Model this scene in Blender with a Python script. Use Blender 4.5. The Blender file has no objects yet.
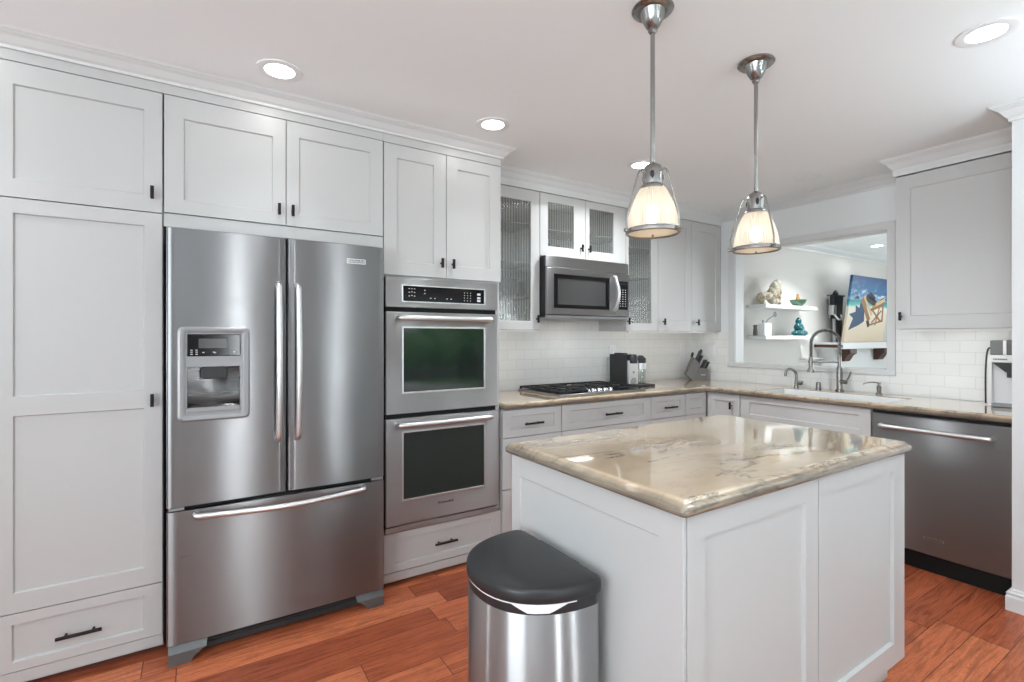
import bpy, bmesh, math, random
from mathutils import Vector, Matrix
random.seed(7)
PI = math.pi
C = bpy.context.scene.collection
S = bpy.context.scene

# ---------------------------------------------------------------- camera, world, exposure
cam_d = bpy.data.cameras.new('camera'); cam = bpy.data.objects.new('camera', cam_d); C.objects.link(cam)
cam.location = (0, 0, 1.318); cam.rotation_euler = (PI/2, 0, -math.radians(32.41))
cam_d.sensor_width = 36; cam_d.lens = 495.9/1024*36; cam_d.shift_y = -3.8/1024; cam_d.clip_start = 0.02
S.camera = cam
S.view_settings.view_transform = 'Standard'; S.view_settings.look = 'None'
S.view_settings.exposure = 0.12; S.view_settings.gamma = 1; S.view_settings.use_curve_mapping = False
w = bpy.data.worlds.new('world'); S.world = w; w.use_nodes = True
w.node_tree.nodes['Background'].inputs[0].default_value = (0.86, 0.93, 1.0, 1)
w.node_tree.nodes['Background'].inputs[1].default_value = 1.5

def area(name, loc, rot, sx, sy, power, col=(1, 1, 1), spread=180):
    d = bpy.data.lights.new(name, 'AREA'); d.shape = 'RECTANGLE'; d.size = sx; d.size_y = sy
    d.energy = power; d.color = col; d.spread = math.radians(spread)
    o = bpy.data.objects.new(name, d); C.objects.link(o); o.location = loc; o.rotation_euler = rot
    return o
# light at unseen windows; the narrow strips are added to streak the steel
area('unseen_daylight', (.53, -3.44, 1.2), (PI/2, 0, 0), .10, 1.9, 3.4, (0.92, 0.97, 1.0), 60)
area('unseen_daylight', (1.95, -3.44, 1.2), (PI/2, 0, 0), .10, 1.9, 3.4, (0.92, 0.97, 1.0), 60)
area('unseen_daylight', (-2.55, 2.88, 1.3), (0, -PI/2, 0), 1.9, .16, 8, (0.92, 0.97, 1.0), 60)  # added strip, meant for the dishwasher steel
area('unseen_daylight', (-2.5, -0.6, 1.35), (0, -PI/2-.5, 0), 1.5, 2.0, 82, (0.84, 0.94, 1.0))
area('unseen_daylight', (9.1, 0.2, 1.5), (0, PI/2+.5, 0), 1.5, 2.2, 82, (0.9, 0.97, 1.0))

# ---------------------------------------------------------------- materials
def mat(name, col=(.8, .8, .8), rough=.5, metal=0.0, **kw):
    m = bpy.data.materials.new(name); m.use_nodes = True
    b = m.node_tree.nodes['Principled BSDF']
    b.inputs['Base Color'].default_value = (*col, 1); b.inputs['Roughness'].default_value = rough
    b.inputs['Metallic'].default_value = metal
    for k, v in kw.items(): b.inputs[k.replace('_', ' ')].default_value = v
    return m
class NT:
    def __init__(s, m): s.m = m; s.t = m.node_tree; s.b = s.t.nodes.get('Principled BSDF')
    def n(s, typ, **kw):
        x = s.t.nodes.new(typ)
        for k, v in kw.items(): setattr(x, k, v)
        return x
    def l(s, a, b): s.t.links.new(a, b)
    def coord(s, scale=(1, 1, 1), rot=(0, 0, 0), loc=(0, 0, 0)):
        # world position: every mesh is modelled where it stands
        g = s.n('ShaderNodeNewGeometry'); mp = s.n('ShaderNodeMapping')
        mp.inputs['Scale'].default_value = scale; mp.inputs['Rotation'].default_value = rot; mp.inputs['Location'].default_value = loc
        s.l(g.outputs['Position'], mp.inputs['Vector']); return mp.outputs['Vector']
    def math(s, op, a, b=None):
        x = s.n('ShaderNodeMath', operation=op)
        for i, v in enumerate((a, b)):
            if v is None: continue
            if isinstance(v, (int, float)): x.inputs[i].default_value = v
            else: s.l(v, x.inputs[i])
        return x.outputs[0]
    def noise(s, vec, scale, detail=4, rough=.5, dist=0.0):
        x = s.n('ShaderNodeTexNoise'); x.inputs['Scale'].default_value = scale; x.inputs['Detail'].default_value = detail
        x.inputs['Roughness'].default_value = rough; x.inputs['Distortion'].default_value = dist
        if vec is not None: s.l(vec, x.inputs['Vector'])
        return x.outputs['Fac']
    def ramp(s, fac, stops):
        x = s.n('ShaderNodeValToRGB'); e = x.color_ramp.elements
        e.remove(e[1]); e[0].position = stops[0][0]; e[0].color = (*stops[0][1], 1)
        for p, c in stops[1:]: k = e.new(p); k.color = (*c, 1)
        s.l(fac, x.inputs['Fac']); return x.outputs['Color']
    def mix(s, fac, a, b, mode='MIX'):
        x = s.n('ShaderNodeMix', data_type='RGBA', blend_type=mode)
        for i, v in ((0, fac), (6, a), (7, b)):
            if isinstance(v, (int, float)): x.inputs[i].default_value = v
            elif isinstance(v, tuple): x.inputs[i].default_value = (*v, 1)
            else: s.l(v, x.inputs[i])
        return x.outputs[2]
    def bump(s, h, strength=.2, dist=.001):
        x = s.n('ShaderNodeBump'); x.inputs['Strength'].default_value = strength; x.inputs['Distance'].default_value = dist
        s.l(h, x.inputs['Height']); s.l(x.outputs['Normal'], s.b.inputs['Normal']); return x

M = {}
def white_paint(name, col, rough):
    m = mat(name, col, rough); n = NT(m)
    n.bump(n.noise(n.coord((1, 1, 1)), 60, 3), .03, .001); return m
M['cabinet'] = white_paint('white_cabinet_paint', (.55, .548, .54), .32)
M['trim'] = white_paint('white_trim_paint', (.68, .685, .68), .35)
M['wall'] = white_paint('pale_grey_wall_paint', (.78, .81, .81), .7)
M['wall2'] = white_paint('warm_grey_wall_paint', (.68, .655, .62), .7)
M['wall_dark'] = white_paint('dark_unseen_wall', (.26, .25, .24), .7)  # unseen front wall, made dark to cut bounce and deepen the steel
M['ceiling'] = white_paint('ceiling_paint', (.885, .905, .905), .8)
M['black'] = mat('matte_black_metal', (.012, .012, .013), .4, .6)
M['dark'] = mat('dark_plastic', (.02, .02, .022), .45)
M['gap'] = mat('black_recess', (.004, .004, .004), .8)
M['blackglass'] = mat('black_glass', (.006, .006, .007), .12, 0, Specular_IOR_Level=.3)
M['whiteplastic'] = mat('white_plastic', (.82, .82, .82), .3)
M['grille'] = mat('dark_grille', (.035, .037, .04), .5)
M['greymetal'] = mat('grey_painted_metal', (.33, .34, .35), .4, .4)
M['chrome'] = mat('polished_chrome', (.75, .75, .76), .12, 1)
M['nickel'] = mat('brushed_nickel', (.33, .325, .315), .27, 1)
M['label'] = mat('pale_print', (.7, .7, .7), .5)
M['iron'] = mat('cast_iron', (.01, .01, .011), .55)
M['darkwood'] = mat('dark_brown_wood', (.06, .022, .012), .4)
M['porcelain'] = mat('white_porcelain', (.85, .85, .84), .12)
M['bag'] = mat('white_bin_liner', (.85, .85, .87), .45)
M['rubber'] = mat('black_textured_plastic', (.022, .023, .025), .36)

def steel(name, col, rough, wob=.22):
    m = mat(name, col, rough, 1.0); n = NT(m)
    n.b.inputs['Anisotropic'].default_value = 1.0; n.b.inputs['Anisotropic Rotation'].default_value = .25
    t = n.n('ShaderNodeTangent', direction_type='RADIAL', axis='Z'); n.l(t.outputs[0], n.b.inputs['Tangent'])
    h1 = n.noise(n.coord((1.2, 1.2, 700)), 1, 2)            # fine horizontal brushing
    h2 = n.noise(n.coord((2.4, 2.4, 1.3)), 1, 1)               # slow waviness of the sheet
    b1 = n.n('ShaderNodeBump'); b1.inputs['Strength'].default_value = .03; b1.inputs['Distance'].default_value = .0005
    b2 = n.n('ShaderNodeBump'); b2.inputs['Strength'].default_value = wob; b2.inputs['Distance'].default_value = .02
    n.l(h2, b2.inputs['Height']); n.l(h1, b1.inputs['Height']); n.l(b2.outputs[0], b1.inputs['Normal']); n.l(b1.outputs[0], n.b.inputs['Normal'])
    r = n.noise(n.coord((3, 3, 260)), 1, 3)
    mr = n.n('ShaderNodeMapRange'); mr.inputs[3].default_value = rough-.05; mr.inputs[4].default_value = rough+.06
    n.l(r, mr.inputs[0]); n.l(mr.outputs[0], n.b.inputs['Roughness'])
    return m
M['steel'] = steel('brushed_stainless_steel', (.27, .275, .28), .30)
M['steel_light'] = steel('satin_stainless_steel', (.44, .445, .45), .34, .08)
M['handle'] = mat('satin_handle_metal', (.74, .745, .75), .38, 1)
M['silver_light'] = mat('light_silver_plastic', (.30, .305, .31), .4, .3)
M['silver'] = mat('silver_plastic', (.27, .275, .28), .4, .3)

def window_glass(name, col, rough):
    m = mat(name, col, rough); NT(m).b.inputs['Specular IOR Level'].default_value = .8; return m
M['ovenglass'] = window_glass('oven_window_glass', (.014, .022, .019), .07)  # faint green in the base colour stands in for the garden reflection
M['microglass'] = window_glass('microwave_window_glass', (.05, .05, .05), .10)

def floor_mat():
    m = mat('hand_scraped_wood', rough=.3); n = NT(m); n.b.inputs['Specular IOR Level'].default_value = .32
    g = n.n('ShaderNodeNewGeometry'); sp = n.n('ShaderNodeSeparateXYZ'); n.l(g.outputs['Position'], sp.inputs[0])
    X, Y = sp.outputs[0], sp.outputs[1]
    ry = n.math('DIVIDE', n.math('SUBTRACT', Y, .014), .1275)
    row = n.math('FLOOR', ry); fy = n.math('FRACT', ry)
    wn = n.n('ShaderNodeTexWhiteNoise', noise_dimensions='1D'); n.l(row, wn.inputs['W'])
    rx = n.math('DIVIDE', n.math('ADD', X, n.math('MULTIPLY', wn.outputs['Value'], 3.0)), 1.15)
    cx = n.math('FLOOR', rx); fx = n.math('FRACT', rx)
    cb = n.n('ShaderNodeCombineXYZ'); n.l(row, cb.inputs[0]); n.l(cx, cb.inputs[1])
    w2 = n.n('ShaderNodeTexWhiteNoise', noise_dimensions='3D'); n.l(cb.outputs[0], w2.inputs['Vector'])
    pid = w2.outputs['Value']
    base = n.ramp(pid, [(0, (.28, .062, .026)), (.35, (.46, .118, .050)), (.7, (.60, .185, .082)), (1, (.35, .082, .036))])
    off = n.n('ShaderNodeCombineXYZ'); n.l(n.math('MULTIPLY', pid, 37), off.inputs[0]); n.l(n.math('MULTIPLY', pid, 19), off.inputs[1])
    def vec(sx, sy):
        mp = n.n('ShaderNodeMapping'); mp.inputs['Scale'].default_value = (sx, sy, 1); n.l(g.outputs['Position'], mp.inputs[0])
        ad = n.n('ShaderNodeVectorMath', operation='ADD'); n.l(mp.outputs[0], ad.inputs[0]); n.l(off.outputs[0], ad.inputs[1]); return ad.outputs[0]
    grain = n.noise(vec(2.2, 26), 1.6, 6, .62, 1.2)
    c = n.mix(.85, base, n.ramp(grain, [(.30, (.42, .36, .34)), (.52, (.95, .93, .92)), (.75, (1.25, 1.25, 1.2))]), 'MULTIPLY')
    cath = n.noise(vec(3.0, 10), 1.3, 3, .5, 3.5)
    lines = n.math('ABSOLUTE', n.math('SUBTRACT', n.math('FRACT', n.math('MULTIPLY', cath, 7)), .5))
    c = n.mix(n.ramp(lines, [(.0, (.42, .42, .42)), (.10, (0, 0, 0))]), c, (.10, .028, .014))
    blot = n.noise(vec(4, 7), 1.0, 4, .6)
    c = n.mix(n.ramp(blot, [(.56, (0, 0, 0)), (.72, (.5, .5, .5))]), c, (.13, .035, .018))
    ey = n.math('MINIMUM', fy, n.math('SUBTRACT', 1, fy)); ex = n.math('MINIMUM', fx, n.math('SUBTRACT', 1, fx))
    sy_ = n.math('LESS_THAN', ey, .011); sx_ = n.math('LESS_THAN', ex, .0016)
    seam = n.math('MAXIMUM', sy_, sx_)
    c = n.mix(n.math('MULTIPLY', seam, .8), c, (.035, .010, .006))
    n.l(c, n.b.inputs['Base Color'])
    h = n.math('SUBTRACT', n.math('MULTIPLY', grain, .5), n.math('MULTIPLY', seam, 1.2))
    n.bump(h, .35, .002)
    n.l(n.ramp(grain, [(.3, (.42, .42, .42)), (.7, (.28, .28, .28))]), n.b.inputs['Roughness'])
    return m
M['floor'] = floor_mat()

def stone_mat():
    m = mat('cream_veined_stone', rough=.08); n = NT(m)
    n.b.inputs['Coat Weight'].default_value = .8; n.b.inputs['Coat IOR'].default_value = 1.5; n.b.inputs['Coat Roughness'].default_value = .05
    v = n.coord((1, 1, 1), (0, 0, math.radians(14)))
    cloud = n.noise(n.coord((.8, 1.8, 1)), 2.2, 4, .55, .6)
    c = n.ramp(cloud, [(.25, (.52, .375, .24)), (.5, (.62, .47, .32)), (.75, (.69, .56, .40))])
    # long wandering veins
    v1 = n.noise(n.coord((.55, 2.1, 1), (0, 0, math.radians(12)), (3.1, .7, 0)), 1.5, 7, .62, .9)
    l1 = n.math('ABSOLUTE', n.math('SUBTRACT', v1, .5))
    c = n.mix(n.ramp(l1, [(0, (.85, .85, .85)), (.005, (.40, .40, .40)), (.016, (0, 0, 0))]), c, (.17, .13, .10))
    v2 = n.noise(n.coord((.8, 2.6, 1), (0, 0, math.radians(-18)), (7.3, 2.2, 0)), 1.7, 6, .6, 1.3)
    l2 = n.math('ABSOLUTE', n.math('SUBTRACT', v2, .47))
    c = n.mix(n.ramp(l2, [(0, (.28, .28, .28)), (.02, (0, 0, 0))]), c, (.36, .31, .24))
    # grey edge layering seen in the thickness of the slab
    sp = n.n('ShaderNodeSeparateXYZ'); g = n.n('ShaderNodeNewGeometry'); n.l(g.outputs['Position'], sp.inputs[0])
    z = n.math('ADD', sp.outputs[2], n.math('MULTIPLY', n.math('SUBTRACT', n.noise(n.coord((2.2, 2.2, 1)), 2.5, 5, .6), .5), .035))
    edge = n.ramp(n.math('MULTIPLY', n.math('SUBTRACT', z, .865), 20), [(.30, (.95, .95, .95)), (.70, (.75, .75, .75)), (.97, (0, 0, 0))])
    ec = n.ramp(n.noise(n.coord((3, 3, 60)), 2, 5, .6, .5), [(.3, (.05, .048, .045)), (.5, (.13, .112, .09)), (.7, (.27, .22, .16))])
    c = n.mix(edge, c, ec)
    n.l(c, n.b.inputs['Base Color'])
    return m
M['stone'] = stone_mat()

def tile_mat(name, axis):
    m = mat(name, (.82, .82, .80), .24); n = NT(m)
    g = n.n('ShaderNodeNewGeometry'); sp = n.n('ShaderNodeSeparateXYZ'); n.l(g.outputs['Position'], sp.inputs[0])
    cb = n.n('ShaderNodeCombineXYZ'); n.l(sp.outputs[axis], cb.inputs[0]); n.l(n.math('SUBTRACT', sp.outputs[2], .915), cb.inputs[1])
    br = n.n('ShaderNodeTexBrick'); n.l(cb.outputs[0], br.inputs['Vector'])
    br.inputs['Scale'].default_value = 1; br.inputs['Brick Width'].default_value = .153; br.inputs['Row Height'].default_value = .0765
    br.inputs['Mortar Size'].default_value = .0022; br.inputs['Mortar Smooth'].default_value = .3
    br.inputs['Color1'].default_value = (.80, .80, .785, 1); br.inputs['Color2'].default_value = (.83, .83, .815, 1)
    br.inputs['Mortar'].default_value = (.70, .70, .685, 1)
    n.l(br.outputs['Color'], n.b.inputs['Base Color'])
    n.bump(n.math('SUBTRACT', 1, br.outputs['Fac']), .12, .0015); return m
M['tile_x'] = tile_mat('white_subway_tile_back', 0); M['tile_y'] = tile_mat('white_subway_tile_side', 1)

def emit(name, col, s):
    m = bpy.data.materials.new(name); m.use_nodes = True; t = m.node_tree; t.nodes.clear()
    e = t.nodes.new('ShaderNodeEmission'); e.inputs[0].default_value = (*col, 1); e.inputs[1].default_value = s
    o = t.nodes.new('ShaderNodeOutputMaterial'); t.links.new(e.outputs[0], o.inputs[0]); return m
M['lamp'] = emit('lit_lamp_lens', (1, .99, .97), 24)
M['bulb'] = emit('glowing_bulb', (1, .95, .88), 9)
M['display'] = emit('dim_display', (.25, .3, .32), .12)

def reeded(name):
    m = bpy.data.materials.new(name); m.use_nodes = True; n = NT(m); n.t.nodes.clear()
    out = n.n('ShaderNodeOutputMaterial')
    g = n.n('ShaderNodeNewGeometry'); sp = n.n('ShaderNodeSeparateXYZ'); n.l(g.outputs['Position'], sp.inputs[0])
    wv = n.math('SINE', n.math('MULTIPLY', sp.outputs[0], 2*PI/.022))
    st = n.math('MULTIPLY', n.math('ADD', wv, 1), .5)
    tr = n.n('ShaderNodeBsdfTransparent'); n.l(n.ramp(st, [(0, (.60, .61, .59)), (.35, (.92, .93, .91)), (1, (1, 1, .99))]), tr.inputs[0])
    gl = n.n('ShaderNodeBsdfGlossy'); gl.inputs['Roughness'].default_value = .12; gl.inputs[0].default_value = (.9, .9, .9, 1)
    b = n.n('ShaderNodeBump'); b.inputs['Strength'].default_value = .9; b.inputs['Distance'].default_value = .003
    n.l(st, b.inputs['Height']); n.l(b.outputs[0], gl.inputs['Normal'])
    mx = n.n('ShaderNodeMixShader'); mx.inputs[0].default_value = .10; n.l(tr.outputs[0], mx.inputs[1]); n.l(gl.outputs[0], mx.inputs[2])
    df = n.n('ShaderNodeBsdfTranslucent'); df.inputs[0].default_value = (.8, .82, .8, 1); d2 = n.n('ShaderNodeBsdfDiffuse'); d2.inputs[0].default_value = (.6, .62, .6, 1)
    m2 = n.n('ShaderNodeMixShader'); m2.inputs[0].default_value = .5; n.l(df.outputs[0], m2.inputs[1]); n.l(d2.outputs[0], m2.inputs[2])
    m3 = n.n('ShaderNodeMixShader'); m3.inputs[0].default_value = .12; n.l(mx.outputs[0], m3.inputs[1]); n.l(m2.outputs[0], m3.inputs[2])
    n.l(m3.outputs[0], out.inputs[0]); return m
M['reeded'] = reeded('reeded_glass')
def shade_glass():
    m = bpy.data.materials.new('prismatic_shade_glass'); m.use_nodes = True; n = NT(m); n.t.nodes.clear()
    out = n.n('ShaderNodeOutputMaterial')
    tr = n.n('ShaderNodeBsdfTransparent'); tr.inputs[0].default_value = (.95, .93, .9, 1)
    tl = n.n('ShaderNodeBsdfTranslucent'); tl.inputs[0].default_value = (.82, .76, .66, 1)
    df = n.n('ShaderNodeBsdfDiffuse'); df.inputs[0].default_value = (.66, .60, .52, 1)
    gl = n.n('ShaderNodeBsdfGlossy'); gl.inputs['Roughness'].default_value = .08
    a = n.n('ShaderNodeMixShader'); a.inputs[0].default_value = .5; n.l(tl.outputs[0], a.inputs[1]); n.l(df.outputs[0], a.inputs[2])
    b = n.n('ShaderNodeMixShader'); b.inputs[0].default_value = .12; n.l(a.outputs[0], b.inputs[1]); n.l(tr.outputs[0], b.inputs[2])
    c = n.n('ShaderNodeMixShader'); c.inputs[0].default_value = .10; n.l(b.outputs[0], c.inputs[1]); n.l(gl.outputs[0], c.inputs[2])
    n.l(c.outputs[0], out.inputs[0]); return m
M['shade'] = shade_glass()
def clear_glass():
    m = bpy.data.materials.new('clear_glass'); m.use_nodes = True; n = NT(m); n.t.nodes.clear()
    out = n.n('ShaderNodeOutputMaterial')
    tr = n.n('ShaderNodeBsdfTransparent'); tr.inputs[0].default_value = (.82, .86, .85, 1)
    gl = n.n('ShaderNodeBsdfGlossy'); gl.inputs['Roughness'].default_value = .04
    c = n.n('ShaderNodeMixShader'); c.inputs[0].default_value = .15; n.l(tr.outputs[0], c.inputs[1]); n.l(gl.outputs[0], c.inputs[2])
    n.l(c.outputs[0], out.inputs[0]); return m
M['clear'] = clear_glass()
M['shelfglass'] = mat('green_edged_shelf_glass', (.20, .22, .21), .2)

# ---------------------------------------------------------------- mesh helpers
def top2(p):
    while p and p.parent and p.parent.parent: p = p.parent
    return p
class MB:
    """collects shapes in world coordinates, then links them as one mesh object"""
    def __init__(s): s.bm = bmesh.new()
    def face(s, vs):
        try: return s.bm.faces.new(vs)
        except ValueError: return None
    def box(s, x0, x1, y0, y1, z0, z1):
        v = [s.bm.verts.new(p) for p in ((x0, y0, z0), (x1, y0, z0), (x1, y1, z0), (x0, y1, z0), (x0, y0, z1), (x1, y0, z1), (x1, y1, z1), (x0, y1, z1))]
        for f in ((3, 2, 1, 0), (4, 5, 6, 7), (0, 1, 5, 4), (1, 2, 6, 5), (2, 3, 7, 6), (3, 0, 4, 7)): s.face([v[i] for i in f])
        return s
    def rings(s, rings, cap=True, closed=True):
        R = [[s.bm.verts.new(p) for p in r] for r in rings]; n = len(R[0])
        for a, b in zip(R, R[1:]):
            for i in range(n if closed else n-1):
                j = (i+1) % n; s.face([a[i], a[j], b[j], b[i]])
        if cap: s.face(R[0][::-1]); s.face(R[-1])
        return s
    def lathe(s, prof, c=(0, 0, 0), seg=32, cap=True, axis='z', rib=0, ribn=0):
        rs = []
        for r, h in prof:
            ring = []
            for i in range(seg):
                a = 2*PI*i/seg; q = r + (rib*math.cos(a*ribn) if r > .03 else 0)
                if axis == 'z': p = (c[0]+q*math.cos(a), c[1]+q*math.sin(a), c[2]+h)
                elif axis == 'y': p = (c[0]+q*math.cos(a), c[1]+h, c[2]+q*math.sin(a))
                else: p = (c[0]+h, c[1]+q*math.cos(a), c[2]+q*math.sin(a))
                ring.append(p)
            rs.append(ring)
        return s.rings(rs, cap)
    def tube(s, pts, r, seg=12, smooth=0):
        P = [Vector(p) for p in pts]
        if smooth and len(P) > 2:
            Q = []
            for i in range(len(P)-1):
                p0 = P[max(i-1, 0)]; p1 = P[i]; p2 = P[i+1]; p3 = P[min(i+2, len(P)-1)]
                for k in range(smooth):
                    t = k/smooth
                    Q.append(.5*((2*p1)+(p2-p0)*t+(2*p0-5*p1+4*p2-p3)*t*t+(3*p1-p0-3*p2+p3)*t**3))
            P = Q+[P[-1]]
        n = len(P); rs = []; t0 = (P[1]-P[0]).normalized()
        up = Vector((0, 0, 1)) if abs(t0.z) < .9 else Vector((1, 0, 0))
        N = (up - t0*up.dot(t0)).normalized()
        for i, p in enumerate(P):
            t = (P[min(i+1, n-1)]-P[max(i-1, 0)]).normalized(); N = (N-t*N.dot(t)).normalized(); B = t.cross(N)
            rr = r[min(i*len(r)//n, len(r)-1)] if isinstance(r, (list, tuple)) else r
            rs.append([p+N*rr*math.cos(2*PI*k/seg)+B*rr*math.sin(2*PI*k/seg) for k in range(seg)])
        return s.rings(rs)
    def prism(s, poly, a, b, axis='y'):
        """poly in the two other axes, extruded from a to b"""
        def m(p, h): return {'x': (h, p[0], p[1]), 'y': (p[0], h, p[1]), 'z': (p[0], p[1], h)}[axis]
        return s.rings([[m(p, a) for p in poly], [m(p, b) for p in poly]])
    def sphere(s, c, r, sub=2):
        rr = r if isinstance(r, (list, tuple)) else (r, r, r)
        mt = Matrix.Translation(c) @ Matrix.Diagonal((*rr, 1))
        bmesh.ops.create_icosphere(s.bm, subdivisions=sub, radius=1, matrix=mt); return s
    def cells(s, xs, ys, z0, z1, filled):
        V = {}
        def v(i, j, k):
            if (i, j, k) not in V: V[(i, j, k)] = s.bm.verts.new((xs[i], ys[j], (z0, z1)[k]))
            return V[(i, j, k)]
        for (i, j) in filled:
            s.face([v(i, j, 1), v(i+1, j, 1), v(i+1, j+1, 1), v(i, j+1, 1)]); s.face([v(i, j+1, 0), v(i+1, j+1, 0), v(i+1, j, 0), v(i, j, 0)])
            for (di, dj, e) in ((-1, 0, ((0, 0), (0, 1))), (1, 0, ((1, 1), (1, 0))), (0, -1, ((1, 0), (0, 0))), (0, 1, ((0, 1), (1, 1)))):
                if (i+di, j+dj) not in filled:
                    (a, b), (c, d) = e
                    s.face([v(i+a, j+b, 0), v(i+a, j+b, 1), v(i+c, j+d, 1), v(i+c, j+d, 0)])
        return s
    def build(s, name, m, parent=None, bevel=0, smooth=False, seg=2):
        bmesh.ops.recalc_face_normals(s.bm, faces=s.bm.faces[:])
        me = bpy.data.meshes.new(name)
        off = WL.get(parent.name, Vector()) if parent else Vector()
        parent = top2(parent)
        if off.length: bmesh.ops.translate(s.bm, verts=s.bm.verts[:], vec=-off)
        s.bm.to_mesh(me); s.bm.free()
        o = bpy.data.objects.new(name, me); C.objects.link(o)
        me.materials.append(M[m] if isinstance(m, str) else m)
        if parent: o.parent = parent
        WL[o.name] = off
        if smooth:
            for p in me.polygons: p.use_smooth = True
            try: me.set_sharp_from_angle(angle=math.radians(40))
            except Exception: pass
        if bevel:
            b = o.modifiers.new('bevel', 'BEVEL'); b.width = bevel; b.segments = seg; b.limit_method = 'ANGLE'; b.angle_limit = math.radians(50)
        return o
WL = {}
def thing(name, label, cat, loc=(0, 0, 0), group=None):
    o = bpy.data.objects.new(name, None); C.objects.link(o); o.location = loc; o.empty_display_size = .05
    o['label'] = label; o['category'] = cat
    if group: o['group'] = group
    WL[o.name] = Vector(loc); return o
def tag(o, label, cat, group=None):
    o['label'] = label; o['category'] = cat
    if group: o['group'] = group
    return o
def struct(name, mb, m, bevel=0, smooth=False):
    o = mb.build(name, m, None, bevel, smooth); o['kind'] = 'structure'; return o
def copy_tree(o, delta=None, label=None, parent=None):
    c = o.copy(); C.objects.link(c)
    if parent: c.parent = parent
    if delta: c.location = o.location + Vector(delta)
    if label: c['label'] = label
    for ch in list(o.children): copy_tree(ch, parent=c)
    WL[c.name] = WL[o.name] + (Vector(delta) if delta else Vector())
    return c
# a plane mapping: u runs along the wall, d is how far something stands out of it
def FY(Y): return lambda u, z, d: (u, Y-d, z)
def FX(X): return lambda u, z, d: (X-d, u, z)
def rect(mp, u0, u1, z0, z1, d): return [mp(u0, z0, d), mp(u1, z0, d), mp(u1, z1, d), mp(u0, z1, d)]
def shaker(mb, mp, u0, u1, z0, z1, p, depth=.009, t=.021):
    """framed door front with a recessed flat panel; p = panel rectangles (u0,u1,z0,z1), stacked from the bottom"""
    R = []
    mb.rings([rect(mp, u0, u1, z0, z1, 0), rect(mp, u0, u1, z0, z1, t)], cap=False)
    bv = .004
    us = sorted({u0, u1, p[0][0], p[0][1]}); 
    zs = [z0]
    for q in p: zs += [q[2], q[3]]
    zs.append(z1)
    for i in range(3):
        for j in range(len(zs)-1):
            if i == 1 and j % 2 == 1: continue
            mb.face([mb.bm.verts.new(c) for c in rect(mp, us[i], us[i+1], zs[j], zs[j+1], t)])
    for q in p:
        mb.rings([rect(mp, *q, t), rect(mp, q[0]+bv, q[1]-bv, q[2]+bv, q[3]-bv, t-depth)], cap=False)
        mb.face([mb.bm.verts.new(c) for c in rect(mp, q[0]+bv, q[1]-bv, q[2]+bv, q[3]-bv, t-depth)])
    bmesh.ops.remove_doubles(mb.bm, verts=mb.bm.verts[:], dist=.0001)
    return mb
def frame(mb, mp, u0, u1, z0, z1, h, d0, d1):
    """slab with a rectangular hole h"""
    def ring(d): return rect(mp, u0, u1, z0, z1, d), rect(mp, *h, d)
    o0, i0 = ring(d0); o1, i1 = ring(d1)
    V = [[mb.bm.verts.new(c) for c in r] for r in (o0, o1, i1, i0)]
    for a, b in ((0, 1), (1, 2), (2, 3), (3, 0)):
        for k in range(4):
            l = (k+1) % 4; mb.face([V[a][k], V[a][l], V[b][l], V[b][k]])
    return mb
def knob(mp, u, z, parent, side=1):
    mb = MB()
    def bx(u0, u1, z0, z1, d0, d1):
        p = [mp(a, b, c) for a in (u0, u1) for b in (z0, z1) for c in (d0, d1)]
        mb.box(min(q[0] for q in p), max(q[0] for q in p), min(q[1] for q in p), max(q[1] for q in p), min(q[2] for q in p), max(q[2] for q in p))
    bx(u-.005, u+.005, z-.005, z+.005, .021, .042); bx(u-.0065, u+.0065, z-.027, z+.027, .040, .052)
    return mb.build('handle', 'black', parent, .0015)
def pull(mp, u0, u1, z, parent):
    mb = MB()
    mb.tube([mp(u0, z, .050), mp(u1, z, .050)], .0068, 10)
    for u in (u0+.028, u1-.028): mb.tube([mp(u, z, .021), mp(u, z, .050)], .0048, 8)
    return mb.build('handle', 'black', parent, smooth=True)
def sweep(mb, path, prof, side=1, ends=True):
    """profile (out, z) carried along a flat path with mitred corners"""
    P = [Vector((p[0], p[1])) for p in path]; rs = []
    for i, p in enumerate(P):
        d0 = (P[i]-P[i-1]).normalized() if i else None; d1 = (P[i+1]-P[i]).normalized() if i < len(P)-1 else None
        n0 = Vector((d0.y, -d0.x))*side if d0 else None; n1 = Vector((d1.y, -d1.x))*side if d1 else None
        if n0 is None: n = n1
        elif n1 is None: n = n0
        else: n = (n0+n1)/(1+n0.dot(n1))
        rs.append([(p.x+n.x*o, p.y+n.y*o, z) for o, z in prof])
    return mb.rings(rs)
def text_part(name, s, size, mp_loc, rot, m, parent, depth=.0008):
    cu = bpy.data.curves.new(name, 'FONT'); cu.body = s; cu.size = size; cu.extrude = depth; cu.align_x = 'CENTER'; cu.align_y = 'CENTER'
    t = bpy.data.objects.new(name+'_curve', cu); C.objects.link(t)
    dg = bpy.context.evaluated_depsgraph_get(); me = bpy.data.meshes.new_from_object(t.evaluated_get(dg))
    bpy.data.objects.remove(t); bpy.data.curves.remove(cu)
    o = bpy.data.objects.new(name, me); C.objects.link(o); me.materials.clear(); me.materials.append(M[m])
    off = WL.get(parent.name, Vector()); parent = top2(parent); me.transform(Matrix.Translation(Vector(mp_loc)-off) @ rot)
    o.parent = parent; WL[o.name] = off; return o
RY = Matrix.Rotation(PI/2, 4, 'X')                              # faces -Y
RX = Matrix.Rotation(-PI/2, 4, 'Z') @ RY                        # faces -X

# ---------------------------------------------------------------- key planes
FL = -.03; CE = 2.465                       # floor and ceiling
Yt = 2.596; Yf = 2.459; Yc = 2.556; Yu = 2.873; Yw = 3.20
Xs = 3.50; Xu = 3.81; Xw = 4.145
TOP = .915

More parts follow.
